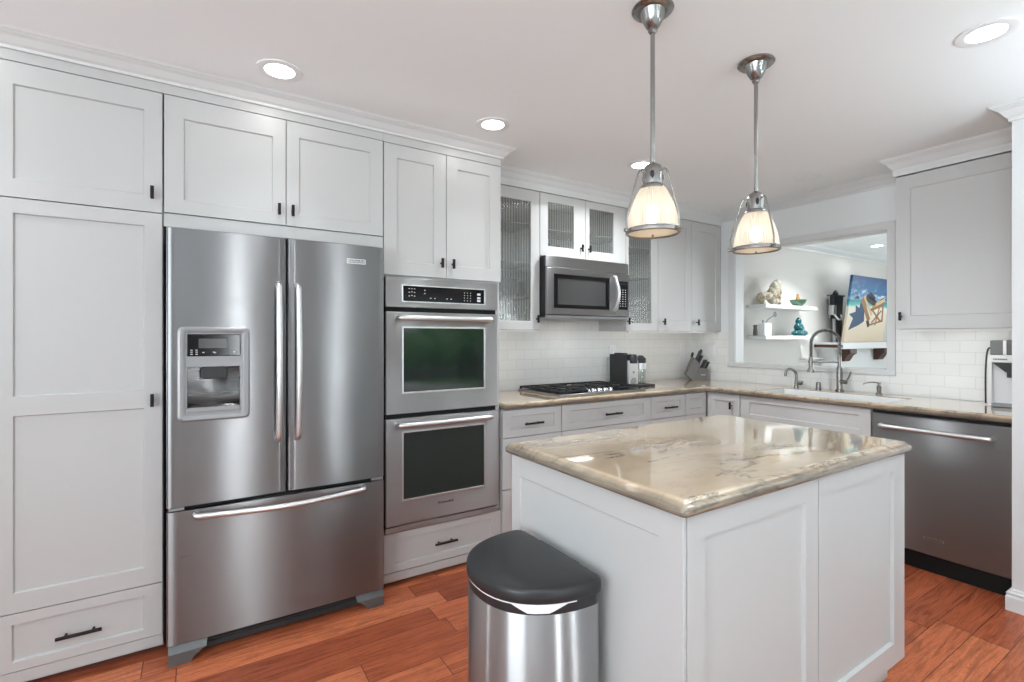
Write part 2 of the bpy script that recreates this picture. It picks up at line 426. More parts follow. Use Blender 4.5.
# ---------------------------------------------------------------- the setting
struct('floor', MB().box(-2.7, 9.3, -3.6, Yw+.1, FL-.05, FL), 'floor')
struct('floor_other_room', MB().box(Xw+.135, 9.3, -3.4, Yw-.001, FL+.0005, FL+.010), mat('pale_bounce_floor', (.62, .60, .57), .9))  # unseen pale layer added to keep red bounce off that room's wall
struct('ceiling', MB().box(-2.7, 9.3, -3.6, Yw+.1, CE, CE+.06), 'ceiling')
struct('wall_back', MB().box(-2.7, Xw+.13, Yw, Yw+.1, FL, CE), 'wall')
struct('wall_other_room', MB().box(Xw+.13, 9.3, Yw, Yw+.1, FL, CE), 'wall2')
# sink wall with the pass-through opening
OY0, OY1, OZ0, OZ1 = 1.545, 2.735, 1.085, 2.09
mb = MB(); frame(mb, FX(Xw+.13), -1.2, Yw, FL, CE, (OY0, OY1, OZ0, OZ1), 0, .13); struct('wall_right', mb, 'wall')
def ring_wall(name, mp, a, b, holes):
    """wall with window holes built as cells (a,b = extent along)"""
    us = sorted({a, b, *[h[0] for h in holes], *[h[1] for h in holes]}); zs = sorted({FL, CE, *[h[2] for h in holes], *[h[3] for h in holes]})
    mb = MB()
    for i in range(len(us)-1):
        for j in range(len(zs)-1):
            um, zm = (us[i]+us[i+1])/2, (zs[j]+zs[j+1])/2
            if any(h[0] < um < h[1] and h[2] < zm < h[3] for h in holes): continue
            p = [mp(u, z, d) for u in (us[i], us[i+1]) for z in (zs[j], zs[j+1]) for d in (0, .1)]
            mb.box(min(q[0] for q in p), max(q[0] for q in p), min(q[1] for q in p), max(q[1] for q in p), min(q[2] for q in p), max(q[2] for q in p))
    bmesh.ops.remove_doubles(mb.bm, verts=mb.bm.verts[:], dist=.0005)
    return struct(name, mb, 'wall_dark' if name == 'wall_front' else 'wall')
ring_wall('wall_front', FY(-3.5), -2.7, 9.3, [(.38, .68, .2, 2.2), (1.80, 2.10, .2, 2.2), (3.1, 4.9, .75, 2.1)])  # narrow slots here and in wall_left added for the streak lights
ring_wall('wall_left', FX(-2.6), -3.5, Yw, [(-1.6, .5, .7, 2.1), (2.74, 3.02, .3, 2.3)])
ring_wall('wall_far', FX(9.3), -3.5, Yw, [(-.9, 1.4, .8, 2.3)])
o = MB().box(-2.2, 3.6, -3.2, -.45, FL+.0005, FL+.012).build('bounce_rug', mat('pale_bounce', (.74, .76, .76), .9), None, .004); tag(o, 'pale rug added unseen behind the camera to bounce light', 'rug')  # added reflector, evens out the red floor bounce
# stub wall that ends the sink run, with its crown and baseboard
struct('wall_stub', MB().box(3.40, Xw, -.30, .745, FL, CE), 'trim')
crown_lo = lambda z: [(0, z), (.010, z), (.012, z+(CE-z)*.18), (.022, z+(CE-z)*.30), (.040, z+(CE-z)*.62), (.054, z+(CE-z)*.74), (.058, z+(CE-z)*.80), (.064, z+(CE-z)*.84), (.072, z+(CE-z)*.999), (0, CE-.0005)]
struct('trim_1', sweep(MB(), [(-.66, Yt), (1.568, Yt), (1.568, Yu-.001)], crown_lo(2.405)), 'trim')
struct('trim_2', sweep(MB(), [(1.57, Yu), (Xw, Yu)], [(0, 2.355), (.006, 2.355), (.008, 2.385)]+[(o*.75, z) for o, z in crown_lo(2.39)[1:]]), 'trim')
struct('trim_3', sweep(MB(), [(Xw, Yu), (Xw, 1.38)], crown_lo(2.388)), 'trim')
struct('trim_4', sweep(MB(), [(Xw, 1.38), (Xu, 1.38), (Xu, .745)], [(0, 2.352), (.008, 2.352), (.010, 2.375)]+[(o*.9, z) for o, z in crown_lo(2.38)[1:]]), 'trim')
struct('trim_5', sweep(MB(), [(3.80, .745), (3.40, .745), (3.40, -.30)], crown_lo(2.385)), 'trim')
struct('trim_6', sweep(MB(), [(Xw+.13, Yw), (9.3, Yw)], [(0, 2.37), (.01, 2.37), (.015, 2.39), (.05, 2.425), (.055, 2.44), (.07, 2.464), (0, 2.464)]), 'trim')
struct('baseboard_right', sweep(MB(), [(3.56, .745), (3.40, .745), (3.40, -.30)], [(0, FL), (.020, FL), (.020, FL+.066), (.016, FL+.078), (.018, FL+.086), (.010, FL+.094), (.008, FL+.102), (0, FL+.107)]), 'trim')
# casing round the opening
mb = MB(); frame(mb, FX(Xw), OY0-.05, OY1+.055, OZ0-.022, OZ1+.052, (OY0, OY1, OZ0, OZ1), .001, .014); struct('trim_7', mb, 'trim', .002)
struct('trim_8', MB().box(Xw-.022, Xw+.135, OY0-.052, OY1+.057, OZ0-.036, OZ0+.001), 'trim', .003)
mb = MB(); frame(mb, FX(Xw+.131), OY0-.001, OY1+.001, OZ0, OZ1+.001, (OY0+.006, OY1-.006, OZ0+.0015, OZ1-.006), .002, .128); struct('trim_9', mb, 'trim')
# tiled splashbacks
struct('wall_tile_back', MB().box(1.57, Xw-.008, Yw-.008, Yw, TOP, 1.46), 'tile_x')
mb = MB(); mb.box(Xw-.008, Xw, .745, Yw, TOP, 1.049); mb.box(Xw-.008, Xw, 2.792, Yw, 1.049, 1.37); mb.box(Xw-.008, Xw, .745, 1.493, 1.049, 1.37)
struct('wall_tile_side', mb, 'tile_y')

# ---------------------------------------------------------------- tall cabinets
fy = FY(Yt+.021)
def cabinet(name, label, loc, boxes, m='cabinet'):
    t = thing(name, label, 'cabinet', loc); mb = MB()
    for b in boxes: mb.box(*b)
    mb.build('cabinet_body', m, t, .001); return t
t = cabinet('pantry_cabinet', 'tall white pantry cabinet left of the fridge with two doors and a bottom drawer', (-.39, 2.9, FL),
            [(-.66, -.124, Yt, Yt+.022, 2.365, 2.405), (-.66, -.124, Yt+.022, Yw, .045, 2.405), (-.66, -.124, Yt+.006, Yw, 0, .045), (-.66, -.124, Yt+.06, Yw, FL, 0)])
d = shaker(MB(), fy, -.656, -.127, 1.850, 2.361, [(-.589, -.188, 1.919, 2.279)]).build('door', 'cabinet', t); knob(fy, -.160, 1.928, d)
d = shaker(MB(), fy, -.656, -.127, .272, 1.845, [(-.589, -.188, .345, 1.019), (-.589, -.188, 1.091, 1.790)]).build('door', 'cabinet', t); knob(fy, -.160, 1.052, d)
d = shaker(MB(), fy, -.656, -.127, .050, .268, [(-.592, -.188, .086, .228)]).build('drawer', 'cabinet', t); pull(fy, -.464, -.324, .146, d)

t = cabinet('fridge_top_cabinet', 'white two-door wall cabinet above the fridge', (.36, 2.9, 1.79),
            [(-.124, .838, Yt, Yt+.022, 2.365, 2.405), (-.122, .836, Yt+.022, Yw, 1.850, 2.405), (-.122, .836, Yt+.005, Yt+.022, 1.795, 1.852)])
d = shaker(MB(), fy, -.119, .359, 1.856, 2.361, [(-.050, .304, 1.915, 2.272)]).build('door', 'cabinet', t); knob(fy, .329, 1.926, d)
d = shaker(MB(), fy, .363, .834, 1.856, 2.361, [(.419, .768, 1.915, 2.290)]).build('door', 'cabinet', t); knob(fy, .389, 1.926, d)

t = cabinet('oven_cabinet', 'tall white cabinet housing the double oven, two doors above and a drawer below', (1.2, 2.9, FL),
            [(.838, 1.568, Yt, Yt+.022, 2.362, 2.405), (.808, .836, Yt+.002, Yw, 0, 1.795), (.839, 1.568, Yt+.022, Yw, 1.645, 2.405), (1.538, 1.568, Yt+.022, Yw, .045, 1.645), (.839, 1.568, Yt+.022, Yw, .045, .27),
             (.839, 1.568, Yt+.006, Yw, 0, .045), (.839, 1.568, Yt+.06, Yw, FL, 0), (.838, 1.568, 3.1, Yw, .27, 1.645)])
d = shaker(MB(), fy, .840, 1.201, 1.655, 2.358, [(.912, 1.128, 1.728, 2.288)]).build('door', 'cabinet', t); knob(fy, 1.170, 1.737, d)
d = shaker(MB(), fy, 1.205, 1.566, 1.655, 2.358, [(1.277, 1.492, 1.728, 2.290)]).build('door', 'cabinet', t); knob(fy, 1.240, 1.737, d)
d = shaker(MB(), fy, .840, 1.566, .052, .262, [(.898, 1.495, .092, .222)]).build('drawer', 'cabinet', t); pull(fy, 1.125, 1.261, .157, d)

# ---------------------------------------------------------------- refrigerator
t = thing('refrigerator', 'stainless steel french door refrigerator with water dispenser and bottom freezer drawer', 'refrigerator', (.35, 2.8, FL))
MB().box(-.098, .793, Yf+.075, 3.15, .03, 1.755).build('cabinet_shell', 'grille', t)
fz = FY(Yf+.070)
def bowed(mb, u0, u1, z0, z1, d0, d1, bow, hole=None):
    """door slab, slightly bowed across its width, rounded vertical edges"""
    n = 14
    us = [u0+(u1-u0)*i/n for i in range(n+1)]
    if hole:
        us = sorted(set([u for u in us if abs(u-hole[0]) > .012 and abs(u-hole[1]) > .012]+[hole[0], hole[1]]))
    def dd(u):
        s = (u-u0)/(u1-u0)*2-1; e = min(u-u0, u1-u)
        return d1 + bow*(1-s*s) - (.006*(1-e/.006) if e < .006 else 0)
    us = sorted(set(us+[u0+.003, u0+.007, u1-.003, u1-.007]))
    zs = [z0, z1] if not hole else [z0, hole[2], hole[3], z1]
    for i in range(len(us)-1):
        for j in range(len(zs)-1):
            um = (us[i]+us[i+1])/2
            if hole and j == 1 and hole[0] < um < hole[1]: continue
            mb.face([mb.bm.verts.new(fz(u, z, dd(u))) for u, z in ((us[i], zs[j]), (us[i+1], zs[j]), (us[i+1], zs[j+1]), (us[i], zs[j+1]))])
        for z in (z0, z1):
            mb.face([mb.bm.verts.new(c) for c in (fz(us[i], z, dd(us[i])), fz(us[i+1], z, dd(us[i+1])), fz(us[i+1], z, d0), fz(us[i], z, d0))])
    for u in (u0, u1): mb.face([mb.bm.verts.new(c) for c in (fz(u, z0, d0), fz(u, z1, d0), fz(u, z1, dd(u)), fz(u, z0, dd(u)))])
    if hole:
        a, b, c, e = hole
        for q in ((a, c, a, e), (b, c, b, e), (a, c, b, c), (a, e, b, e)):
            mb.face([mb.bm.verts.new(p) for p in (fz(q[0], q[1], dd(q[0])), fz(q[2], q[3], dd(q[2])), fz(q[2], q[3], d0), fz(q[0], q[1], d0))])
    bmesh.ops.remove_doubles(mb.bm, verts=mb.bm.verts[:], dist=.00005)
    return mb
def arc_handle_v(u, z0, z1, parent, bow=.045):
    pts = [fz(u, z0, .072), fz(u, z0+.012, .100)]
    for k in range(9):
        s = k/8; pts.append(fz(u, z0+.03+(z1-z0-.06)*s, .106+bow*math.sin(PI*s)*.55))
    pts += [fz(u, z1-.012, .100), fz(u, z1, .072)]
    mb = MB(); mb.tube(pts, .0135, 12, smooth=3)
    return mb.build('handle', 'handle', parent, smooth=True)
HOLE = (-.036, .158, 1.022, 1.194)
d = bowed(MB(), -.106, .343, .617, 1.768, 0, .068, .004, (-.06, .188, .975, 1.352)).build('door', 'steel', t, smooth=True)
arc_handle_v(.308, .858, 1.558, d)
d2 = bowed(MB(), .350, .797, .617, 1.768, 0, .068, .004).build('door', 'steel', t, smooth=True)
arc_handle_v(.389, .856, 1.556, d2)
badge = frame(MB(), fz, .612, .702, 1.677, 1.700, (.615, .699, 1.680, 1.697), .069, .0745).build('badge', 'handle', d2)
text_part('badge_text', 'KitchenAid', .0175, fz(.657, 1.6885, .0735), RY, 'handle', badge)
d3 = bowed(MB(), -.106, .797, .052, .598, 0, .068, .005).build('freezer_drawer', 'steel', t, smooth=True)
pts = [fz(-.004, .578, .072), fz(.004, .577, .100)]
for k in range(11): s = k/10; pts.append(fz(.03+.63*s, .576-.006*math.sin(PI*s), .106+.030*math.sin(PI*s)))
pts += [fz(.684, .577, .100), fz(.692, .578, .072)]
MB().tube(pts, .0125, 12, smooth=3).build('handle', 'handle', d3, smooth=True)
MB().box(-.10, .795, Yf+.03, Yf+.09, .598, .617).build('door_gasket', 'gap', t)
for a, b in ((-.098, -.045), (.735, .787)): MB().box(a, b, Yf+.006, Yf+.05, .601, .613).build('hinge', 'greymetal', t, .002)
mb = MB(); mb.box(-.05, .745, Yf+.05, Yf+.08, FL+.012, .052)
for k in range(4): mb.box(-.05, .745, Yf+.044, Yf+.05, .002+k*.012, .008+k*.012)
mb.build('base_grille', 'grille', t)
for s0, s1, sg in ((-.100, -.018, 1), (.795, .713, -1)):
    poly = [(s0, FL), (s1, FL), (s1+.010*sg, FL+.018), (s1+.050*sg, .030), (s1+.055*sg, .046), (s0, .046)]
    mb = MB(); mb.rings([[(x, Yf+.08, z) for x, z in poly], [(x, Yf+.012, z) for x, z in poly], [(x + (0 if x == s0 else -.004*sg), Yf-.004, min(z, .018) if z > .02 else z) for x, z in poly]])
    mb.build('foot', mat('dark_silver_plastic', (.13, .135, .135), .35, .3), t, .002)
# dispenser
def rr2(u0, u1, z0, z1, r, d, n=4):
    out = []
    for cx, cz, a0 in ((u1-r, z1-r, 0), (u0+r, z1-r, PI/2), (u0+r, z0+r, PI), (u1-r, z0+r, 3*PI/2)):
        for k in range(n+1): a = a0+PI/2*k/n; out.append(fz(cx+r*math.cos(a), cz+r*math.sin(a), d))
    return out
mb = MB(); lo = rr2(-.068, .196, .966, 1.362, .022, .066); mi = rr2(-.068, .196, .966, 1.362, .022, .074); ou = rr2(-.060, .188, .974, 1.354, .018, .082); f1 = rr2(-.046, .170, .988, 1.342, .012, .082); f2 = rr2(-.040, .164, .994, 1.336, .008, .077)
mb.rings([lo, mi, ou, f1, f2], cap=False)
frame(mb, fz, -.041, .165, .993, 1.337, (-.036, .158, 1.022, 1.194), .045, .0771)
dp = mb.build('dispenser', 'silver_light', t, smooth=True)
# black control panel + display
p2 = MB().box(-.037, .159, Yf+.070-.0815, Yf-.004, 1.238, 1.331).build('control_panel', 'blackglass', dp, .003)
MB().box(.005, .108, Yf+.070-.083, Yf+.070-.0805, 1.272, 1.312).build('display', mat('grey_lcd', (.03, .032, .035), .2), p2)
for k, (x, z) in enumerate([(-.020, 1.256), (-.020, 1.247), (-.002, 1.256), (-.002, 1.247), (.022, 1.254), (.060, 1.255), (.064, 1.252), (.135, 1.255), (-.020, 1.264), (-.002, 1.264)]): MB().box(x-.004, x+.004, Yf+.070-.0822, Yf+.070-.080, z-.0015, z+.0015).build('button_mark', 'label', p2)
# recess lining: back wall curving forward at the bottom
mb = MB(); xs_ = [-.036+.194*i/12 for i in range(13)]; rs = []
for z, dep in ((1.195, .060), (1.15, .058), (1.10, .052), (1.06, .040), (1.035, .020), (1.022, .0)):
    rs.append([(x, Yf-.006+dep+.004*math.cos((x-.061)/.097*PI/2), z) for x in xs_])
mb.rings(rs, cap=False, closed=False)
mb.box(-.040, -.035, Yf-.004, Yf+.065, 1.02, 1.195); mb.box(.157, .162, Yf-.004, Yf+.065, 1.02, 1.195); mb.box(-.04, .162, Yf-.004, Yf+.065, 1.193, 1.197)
mb.build('dispenser_recess', steel('recess_steel', (.16, .16, .16), .28), dp, smooth=True)
MB().rings([[(.061+a*w_, Yf+.0+dy, z) for a, dy in ((-1, .0), (1, .0), (1, .045), (-1, .045))] for w_, z in ((.030, 1.194), (.048, 1.186), (.050, 1.150), (.044, 1.142))]).build('dispenser_nozzle', 'dark', dp, .003)
MB().prism([(-.036, 1.004), (.158, 1.004), (.154, 1.024), (-.032, 1.024)], Yf-.012, Yf+.03).build('drip_tray', 'silver_light', dp, .003)

# ---------------------------------------------------------------- double wall oven
t = thing('wall_oven', 'stainless steel double wall oven built into the tall white cabinet', 'oven', (1.187, 2.85, .28))
fo = FY(Yt-.0); ox0, ox1 = .842, 1.533
MB().box(ox0+.004, ox1-.004, Yt+.002, 3.09, .29, 1.638).build('oven_body', 'gap', t)
cp = frame(MB(), fo, ox0, ox1, 1.480, 1.640, (.938, 1.438, 1.514, 1.597), 0, .022).build('control_panel', 'steel_light', t, .003)
frame(MB(), fo, .930, 1.446, 1.508, 1.603, (.938, 1.438, 1.514, 1.597), .021, .025).build('bezel', 'handle', cp, .001)
g = MB().box(.936, 1.440, Yt-.017, Yt-.002, 1.512, 1.599).build('glass_panel', 'blackglass', cp)
yb = Yt-.0175
def dash(x, z, w=.004, h=.002): MB().box(x-w, x+w, yb, yb+.002, z-h, z+h).build('button_mark', 'label', g)
for x, z in ((.975, 1.583), (.99, 1.583), (1.005, 1.583), (.975, 1.563), (.99, 1.566), (1.005, 1.563), (.975, 1.543), (.99, 1.546), (1.005, 1.543), (1.065, 1.578), (1.065, 1.56), (1.10, 1.535), (1.125, 1.535), (1.20, 1.535), (1.225, 1.535)): dash(x, z)
for x in (1.31, 1.33, 1.35):
    for z in (1.575, 1.56, 1.545, 1.53): dash(x, z, .0025, .002)
for z in (1.57, 1.548, 1.532): dash(1.405, z, .011, .006)
def oven_door(z0, z1, w0, w1, zh):
    d = frame(MB(), fo, ox0, ox1, z0, z1, (.938, 1.436, w0, w1), 0, .024).build('door', 'steel_light', t, .004)
    frame(MB(), fo, .930, 1.444, w0-.008, w1+.008, (.940, 1.434, w0+.002, w1-.002), .0235, .028).build('window_trim', 'handle', d, .002)
    MB().box(.936, 1.438, Yt-.020, Yt-.004, w0-.002, w1+.002).build('glass', 'ovenglass', d)
    pts = [fo(.905, zh, .024), fo(.908, zh, .052)]
    for k in range(7): s = k/6; pts.append(fo(.925+.525*s, zh, .062+.010*math.sin(PI*s)))
    pts += [fo(1.467, zh, .052), fo(1.470, zh, .024)]
    MB().tube(pts, .015, 12, smooth=3).build('handle', 'handle', d, smooth=True); return d
oven_door(.905, 1.455, 1.020, 1.368, 1.421)
d = oven_door(.306, .880, .441, .802, .848)
b = MB().box(1.138, 1.240, Yt-.0245, Yt-.0235, .376, .402).build('badge', 'steel_light', d)
text_part('badge_text', 'KitchenAid', .021, (1.189, Yt-.0252, .389), RY, 'dark', b)
MB().box(ox0, ox1, Yt-.020, Yt, .272, .299).build('vent_strip', 'steel_light', t, .002)

# ---------------------------------------------------------------- wall cabinets with glass doors
fu = FY(Yu+.021)
def glass_door(u0, u1, z0, z1, g, parent, kn):
    d = frame(MB(), fu, u0, u1, z0, z1, g, 0, .021).build('door', 'cabinet', parent, .001)
    MB().box(g[0]-.004, g[1]+.004, Yu+.009, Yu+.013, g[2]-.004, g[3]+.004).build('glass_pane', 'reeded', d)
    if kn: knob(fu, kn[0], kn[1], d)
    return d
def open_box(x0, x1, z0, z1, y0=Yu+.022):
    return [(x0, x0+.018, y0, Yw, z0, z1), (x1-.018, x1, y0, Yw, z0, z1), (x0+.0182, x1-.0182, Yw-.012, Yw-.0002, z0+.021, z1-.021), (x0+.0182, x1-.0182, y0+.0002, Yw-.0002, z0+.0002, z0+.02), (x0+.0182, x1-.0182, y0+.0002, Yw-.0002, z1-.02, z1-.0002)]
def shelves(x0, x1, zs, parent):
    for z in zs: MB().box(x0+.019, x1-.019, Yu+.045, Yw-.013, z-.005, z+.005).build('glass_shelf', 'shelfglass', parent)
UB = 1.37
tA = cabinet('wall_cabinet', 'narrow white wall cabinet with a tall reeded glass door beside the ovens', (1.81, 3.03, UB), open_box(1.571, 2.058, UB, 2.355))
glass_door(1.600, 2.056, UB, 2.352, (1.668, 1.982, 1.432, 2.272), tA, (2.030, 1.447)); shelves(1.571, 2.058, (1.60, 1.84, 2.12), tA)
tB = cabinet('wall_cabinet', 'short white wall cabinet with two reeded glass doors above the microwave', (2.48, 3.03, 1.9), open_box(2.060, 2.907, 1.900, 2.355))
glass_door(2.062, 2.481, 1.903, 2.352, (2.131, 2.371, 1.975, 2.293), tB, (2.437, 1.985))
glass_door(2.485, 2.905, 1.903, 2.352, (2.518+.005, 2.778, 1.975, 2.298), tB, (2.512, 1.985)); shelves(2.06, 2.907, (2.11,), tB)
tC = cabinet('wall_cabinet', 'narrow white wall cabinet with a reeded glass door right of the microwave', (3.1, 3.03, UB), open_box(2.909, 3.283, UB, 2.355))
glass_door(2.911, 3.281, UB, 2.352, (2.938, 3.207, 1.432, 2.272), tC, (2.924, 1.447)); shelves(2.909, 3.283, (1.60, 1.82, 2.06), tC)
tD = cabinet('wall_cabinet', 'white wall cabinet with two solid doors in the corner above the knife block', (3.7, 3.03, UB), [(3.285, Xw, Yu+.022, Yw, UB, 2.355)])
d = shaker(MB(), fu, 3.288, 3.713, UB, 2.352, [(3.375, 3.650, 1.462, 2.275)]).build('door', 'cabinet', tD); knob(fu, 3.345, 1.450, d)
d = shaker(MB(), fu, 3.717, 4.140, UB, 2.352, [(3.830, 4.070, 1.462, 2.275)]).build('door', 'cabinet', tD); knob(fu, 3.790, 1.450, d)
fr = FX(Xu+.021)
tE = cabinet('wall_cabinet', 'white wall cabinet with one wide door to the right of the pass-through opening', (3.97, 1.06, UB), [(Xu+.022, Xw, .747, 1.378, UB, 2.352)])
d = shaker(MB(), fr, .750, 1.376, UB+.001, 2.345, [(.80, 1.300, 1.452, 2.262)], depth=.006).build('door', 'cabinet', tE); knob(fr, 1.345, 1.451, d)

# dishes seen through the reeded doors
def bowl_stack(name, label, cat, x, y, z, r, h, col, n, grp):
    m = mat(name+'_glaze', col, .3)
    for k in range(n):
        zz = z+k*h*.42
        o = MB().lathe([(r*.45, 0), (r*.5, .002), (r*.85, h*.5), (r, h), (r*.97, h), (r*.8, h*.5), (r*.4, .006)], (x, y, zz), 24).build(name, m, smooth=True)
        tag(o, label, cat, grp)
bowl_stack('bowl', 'wide dark bowl in the larger stack behind the reeded door beside the ovens', 'bowl', 1.865, 2.99, 1.605, .078, .055, (.02, .024, .024), 4, 'dark bowls behind the glass')
bowl_stack('bowl', 'small dark bowl in the narrower stack behind the reeded door beside the ovens', 'bowl', 1.992, 3.03, 1.605, .042, .05, (.03, .034, .034), 4, 'second stack of dark bowls')
def glasses(xs, y, z, label, grp, col=(.25, .27, .27)):
    m = mat('tumbler_glass', (.10, .11, .11), .15); first = None
    for x in xs:
        if first is None:
            first = MB().lathe([(.026, 0), (.030, .09), (.027, .09), (.023, .006)], (x, y, z), 20).build('tumbler', m, smooth=True); tag(first, label, 'glass', grp); x0 = x
        else: copy_tree(first, (x-x0, 0, 0))
glasses((1.83, 1.905, 1.98), 2.98, 1.391, 'smoky tumbler on the bottom shelf behind the reeded glass door', 'tumblers on the bottom shelf')
glasses((2.21, 2.30), 3.0, 1.921, 'smoky tumbler inside the cabinet above the microwave', 'tumblers above the microwave')
glasses((3.14,), 3.05, 1.391, 'smoky tumbler behind the reeded door right of the microwave', 'x')
for o in bpy.data.objects:
    if o.get('group') == 'x': del o['group']

# ---------------------------------------------------------------- microwave
t = thing('microwave', 'stainless steel microwave hung under the short glass cabinet', 'microwave', (2.48, 3.0, 1.455))
Ym = Yu-.055; fm = FY(Ym)
MB().box(2.064, 2.868, Ym+.001, Yw-.01, 1.462, 1.893).build('microwave_body', 'dark', t)
MB().prism([(2.064, 1.815), (2.868, 1.815), (2.868, 1.895), (2.064, 1.895)], Ym-.010, Ym+.02).build('vent_panel', 'steel_light', t, .004)
d = frame(MB(), fm, 2.064, 2.740, 1.480, 1.811, (2.135, 2.650, 1.532, 1.762), 0, .020).build('door', 'steel_light', t, .004)
MB().box(2.130, 2.655, Ym-.014, Ym-.002, 1.528, 1.766).build('glass', 'microglass', d)
frame(MB(), fm, 2.128, 2.657, 1.526, 1.768, (2.160, 2.625, 1.552, 1.742), .0135, .0215).build('window_border', 'blackglass', d)
pts = [fm(2.712, 1.522, .018), fm(2.708, 1.535, .040)]
for k in range(7): s = k/6; pts.append(fm(2.706+.0*s, 1.55+.205*s, .046+.028*math.sin(PI*s)))
pts += [fm(2.708, 1.772, .040), fm(2.712, 1.785, .018)]
MB().tube(pts, .012, 12, smooth=3).build('handle', 'handle', d, smooth=True)
p = frame(MB(), fm, 2.744, 2.868, 1.480, 1.811, (2.758, 2.856, 1.532, 1.752), 0, .019).build('control_panel', 'steel_light', t, .003)
g = MB().box(2.756, 2.858, Ym-.016, Ym-.001, 1.530, 1.754).build('keypad', 'blackglass', p)
yb = Ym-.0168
for i in range(3):
    for j in range(8): dash(2.775+i*.028, 1.560+j*.018, .005, .0022)
MB().box(2.775, 2.842, Ym-.0165, Ym-.015, 1.722, 1.745).build('display', 'display', g)
MB().prism([(2.064, 1.455), (2.868, 1.455), (2.868, 1.476), (2.064, 1.476)], Ym-.006, Ym+.3).build('bottom_panel', 'greymetal', t, .004)
area('microwave_task_light', (2.47, 2.95, 1.452), (0, 0, 0), .25, .08, .45, (1, .96, .9))

# under-cabinet strips at the front rail, aimed at the tile
def strip(x0, x1, y0, y1, label, p, side=False):
    o = MB().box(x0, x1, y0, y1, UB-.016, UB-.001).build('light_strip', 'whiteplastic', None, .002); tag(o, label, 'under-cabinet light')
    if side: area('strip_light', (x1+.006, (y0+y1)/2, UB-.012), (0, -math.radians(62), 0), .02, y1-y0-.02, p, (1, .985, .93))
    else: area('strip_light', ((x0+x1)/2, y1+.006, UB-.012), (math.radians(62), 0, 0), x1-x0-.02, .02, p, (1, .985, .93))
strip(1.64, 2.03, 2.885, 2.905, 'slim light strip under the glass cabinet beside the ovens', .16)
strip(2.95, 4.10, 2.885, 2.905, 'long slim light strip under the corner cabinets', .34)
strip(3.825, 3.845, .80, 1.34, 'slim light strip under the cabinet right of the opening', .22, True)

# ---------------------------------------------------------------- base cabinets
fb = FY(Yc+.046); bx1 = 3.52
BT = .873
def base(name, label, x0, x1, loc):
    t = cabinet(name, label, loc, [(x0, x1, Yc+.047, Yw-.012, .075, BT), (x0, x1, Yc+.11, Yw-.012, FL, .075)]); return t
tA = base('base_cabinet', 'white drawer unit under the counter beside the ovens', 1.571, 2.025, (1.8, 2.9, FL))
for z0, z1 in ((.700, .868), (.385, .695), (.082, .380)):
    d = shaker(MB(), fb, 1.573, 2.023, z0, z1, [(1.63, 1.965, z0+.045, z1-.040)]).build('drawer', 'cabinet', tA); pull(fb, 1.72, 1.86, (z0+z1)/2-.006, d)
tB = base('base_cabinet', 'wide white drawer unit under the gas cooktop', 2.027, 2.872, (2.45, 2.9, FL))
for z0, z1 in ((.700, .868), (.385, .695), (.082, .380)):
    d = shaker(MB(), fb, 2.029, 2.870, z0, z1, [(2.10, 2.80, z0+.045, z1-.040)]).build('drawer', 'cabinet', tB); pull(fb, 2.395, 2.55, (z0+z1)/2-.004, d)
tC = base('base_cabinet', 'narrow white drawer unit right of the cooktop', 2.874, 3.262, (3.07, 2.9, FL))
for z0, z1 in ((.700, .868), (.385, .695), (.082, .380)):
    d = shaker(MB(), fb, 2.876, 3.260, z0, z1, [(2.93, 3.205, z0+.045, z1-.040)]).build('drawer', 'cabinet', tC); pull(fb, 3.0, 3.14, (z0+z1)/2-.004, d)
tD = base('base_cabinet', 'white corner unit with a plain framed panel beside the inner corner', 3.264, 3.548, (3.4, 2.9, FL))
shaker(MB(), fb, 3.266, 3.522, .700, .868, [(3.32, 3.47, .745, .828)]).build('panel', 'cabinet', tD)
shaker(MB(), fb, 3.266, 3.522, .082, .695, [(3.32, 3.47, .13, .65)]).build('panel', 'cabinet', tD)
fs = FX(Xs+.048)
def base_s(label, y0, y1, loc):
    t = thing('base_cabinet', label, 'cabinet', loc)
    MB().box(Xs+.049, Xw-.012, y0, y1, .075, BT).box(Xs+.11, Xw-.012, y0, y1, FL, .075).build('cabinet_body', 'cabinet', t, .001); return t
tE = base_s('white corner base cabinet with one small knobbed door left of the sink', 2.282, 2.60, (3.8, 2.42, FL))
d = shaker(MB(), fs, 2.285, 2.565, .082, .868, [(2.335, 2.515, .14, .815)]).build('door', 'cabinet', tE); knob(fs, 2.352, .783, d)
t = thing('base_cabinet', 'white sink base cabinet with a long false drawer front', 'cabinet', (3.8, 1.84, FL))
mb = MB(); mb.box(Xs+.049, Xw-.012, 1.402, 2.280, .075, .60).box(Xs+.11, Xw-.012, 1.402, 2.28, FL, .075).box(Xs+.049, Xs+.065, 1.402, 2.28, .6, BT).box(Xs+.065, Xw-.012, 1.402, 1.415, .6, BT).box(Xs+.065, Xw-.012, 2.267, 2.28, .6, BT)
mb.build('cabinet_body', 'cabinet', t, .001)
shaker(MB(), fs, 1.405, 2.278, .700, .868, [(1.47, 2.205, .735, .828)]).build('false_drawer_front', 'cabinet', t)
for a, b, k in ((1.405, 1.840, 1.80), (1.844, 2.278, 1.885)):
    d = shaker(MB(), fs, a, b, .082, .695, [(a+.065, b-.065, .145, .63)]).build('door', 'cabinet', t); knob(fs, k, .63, d)

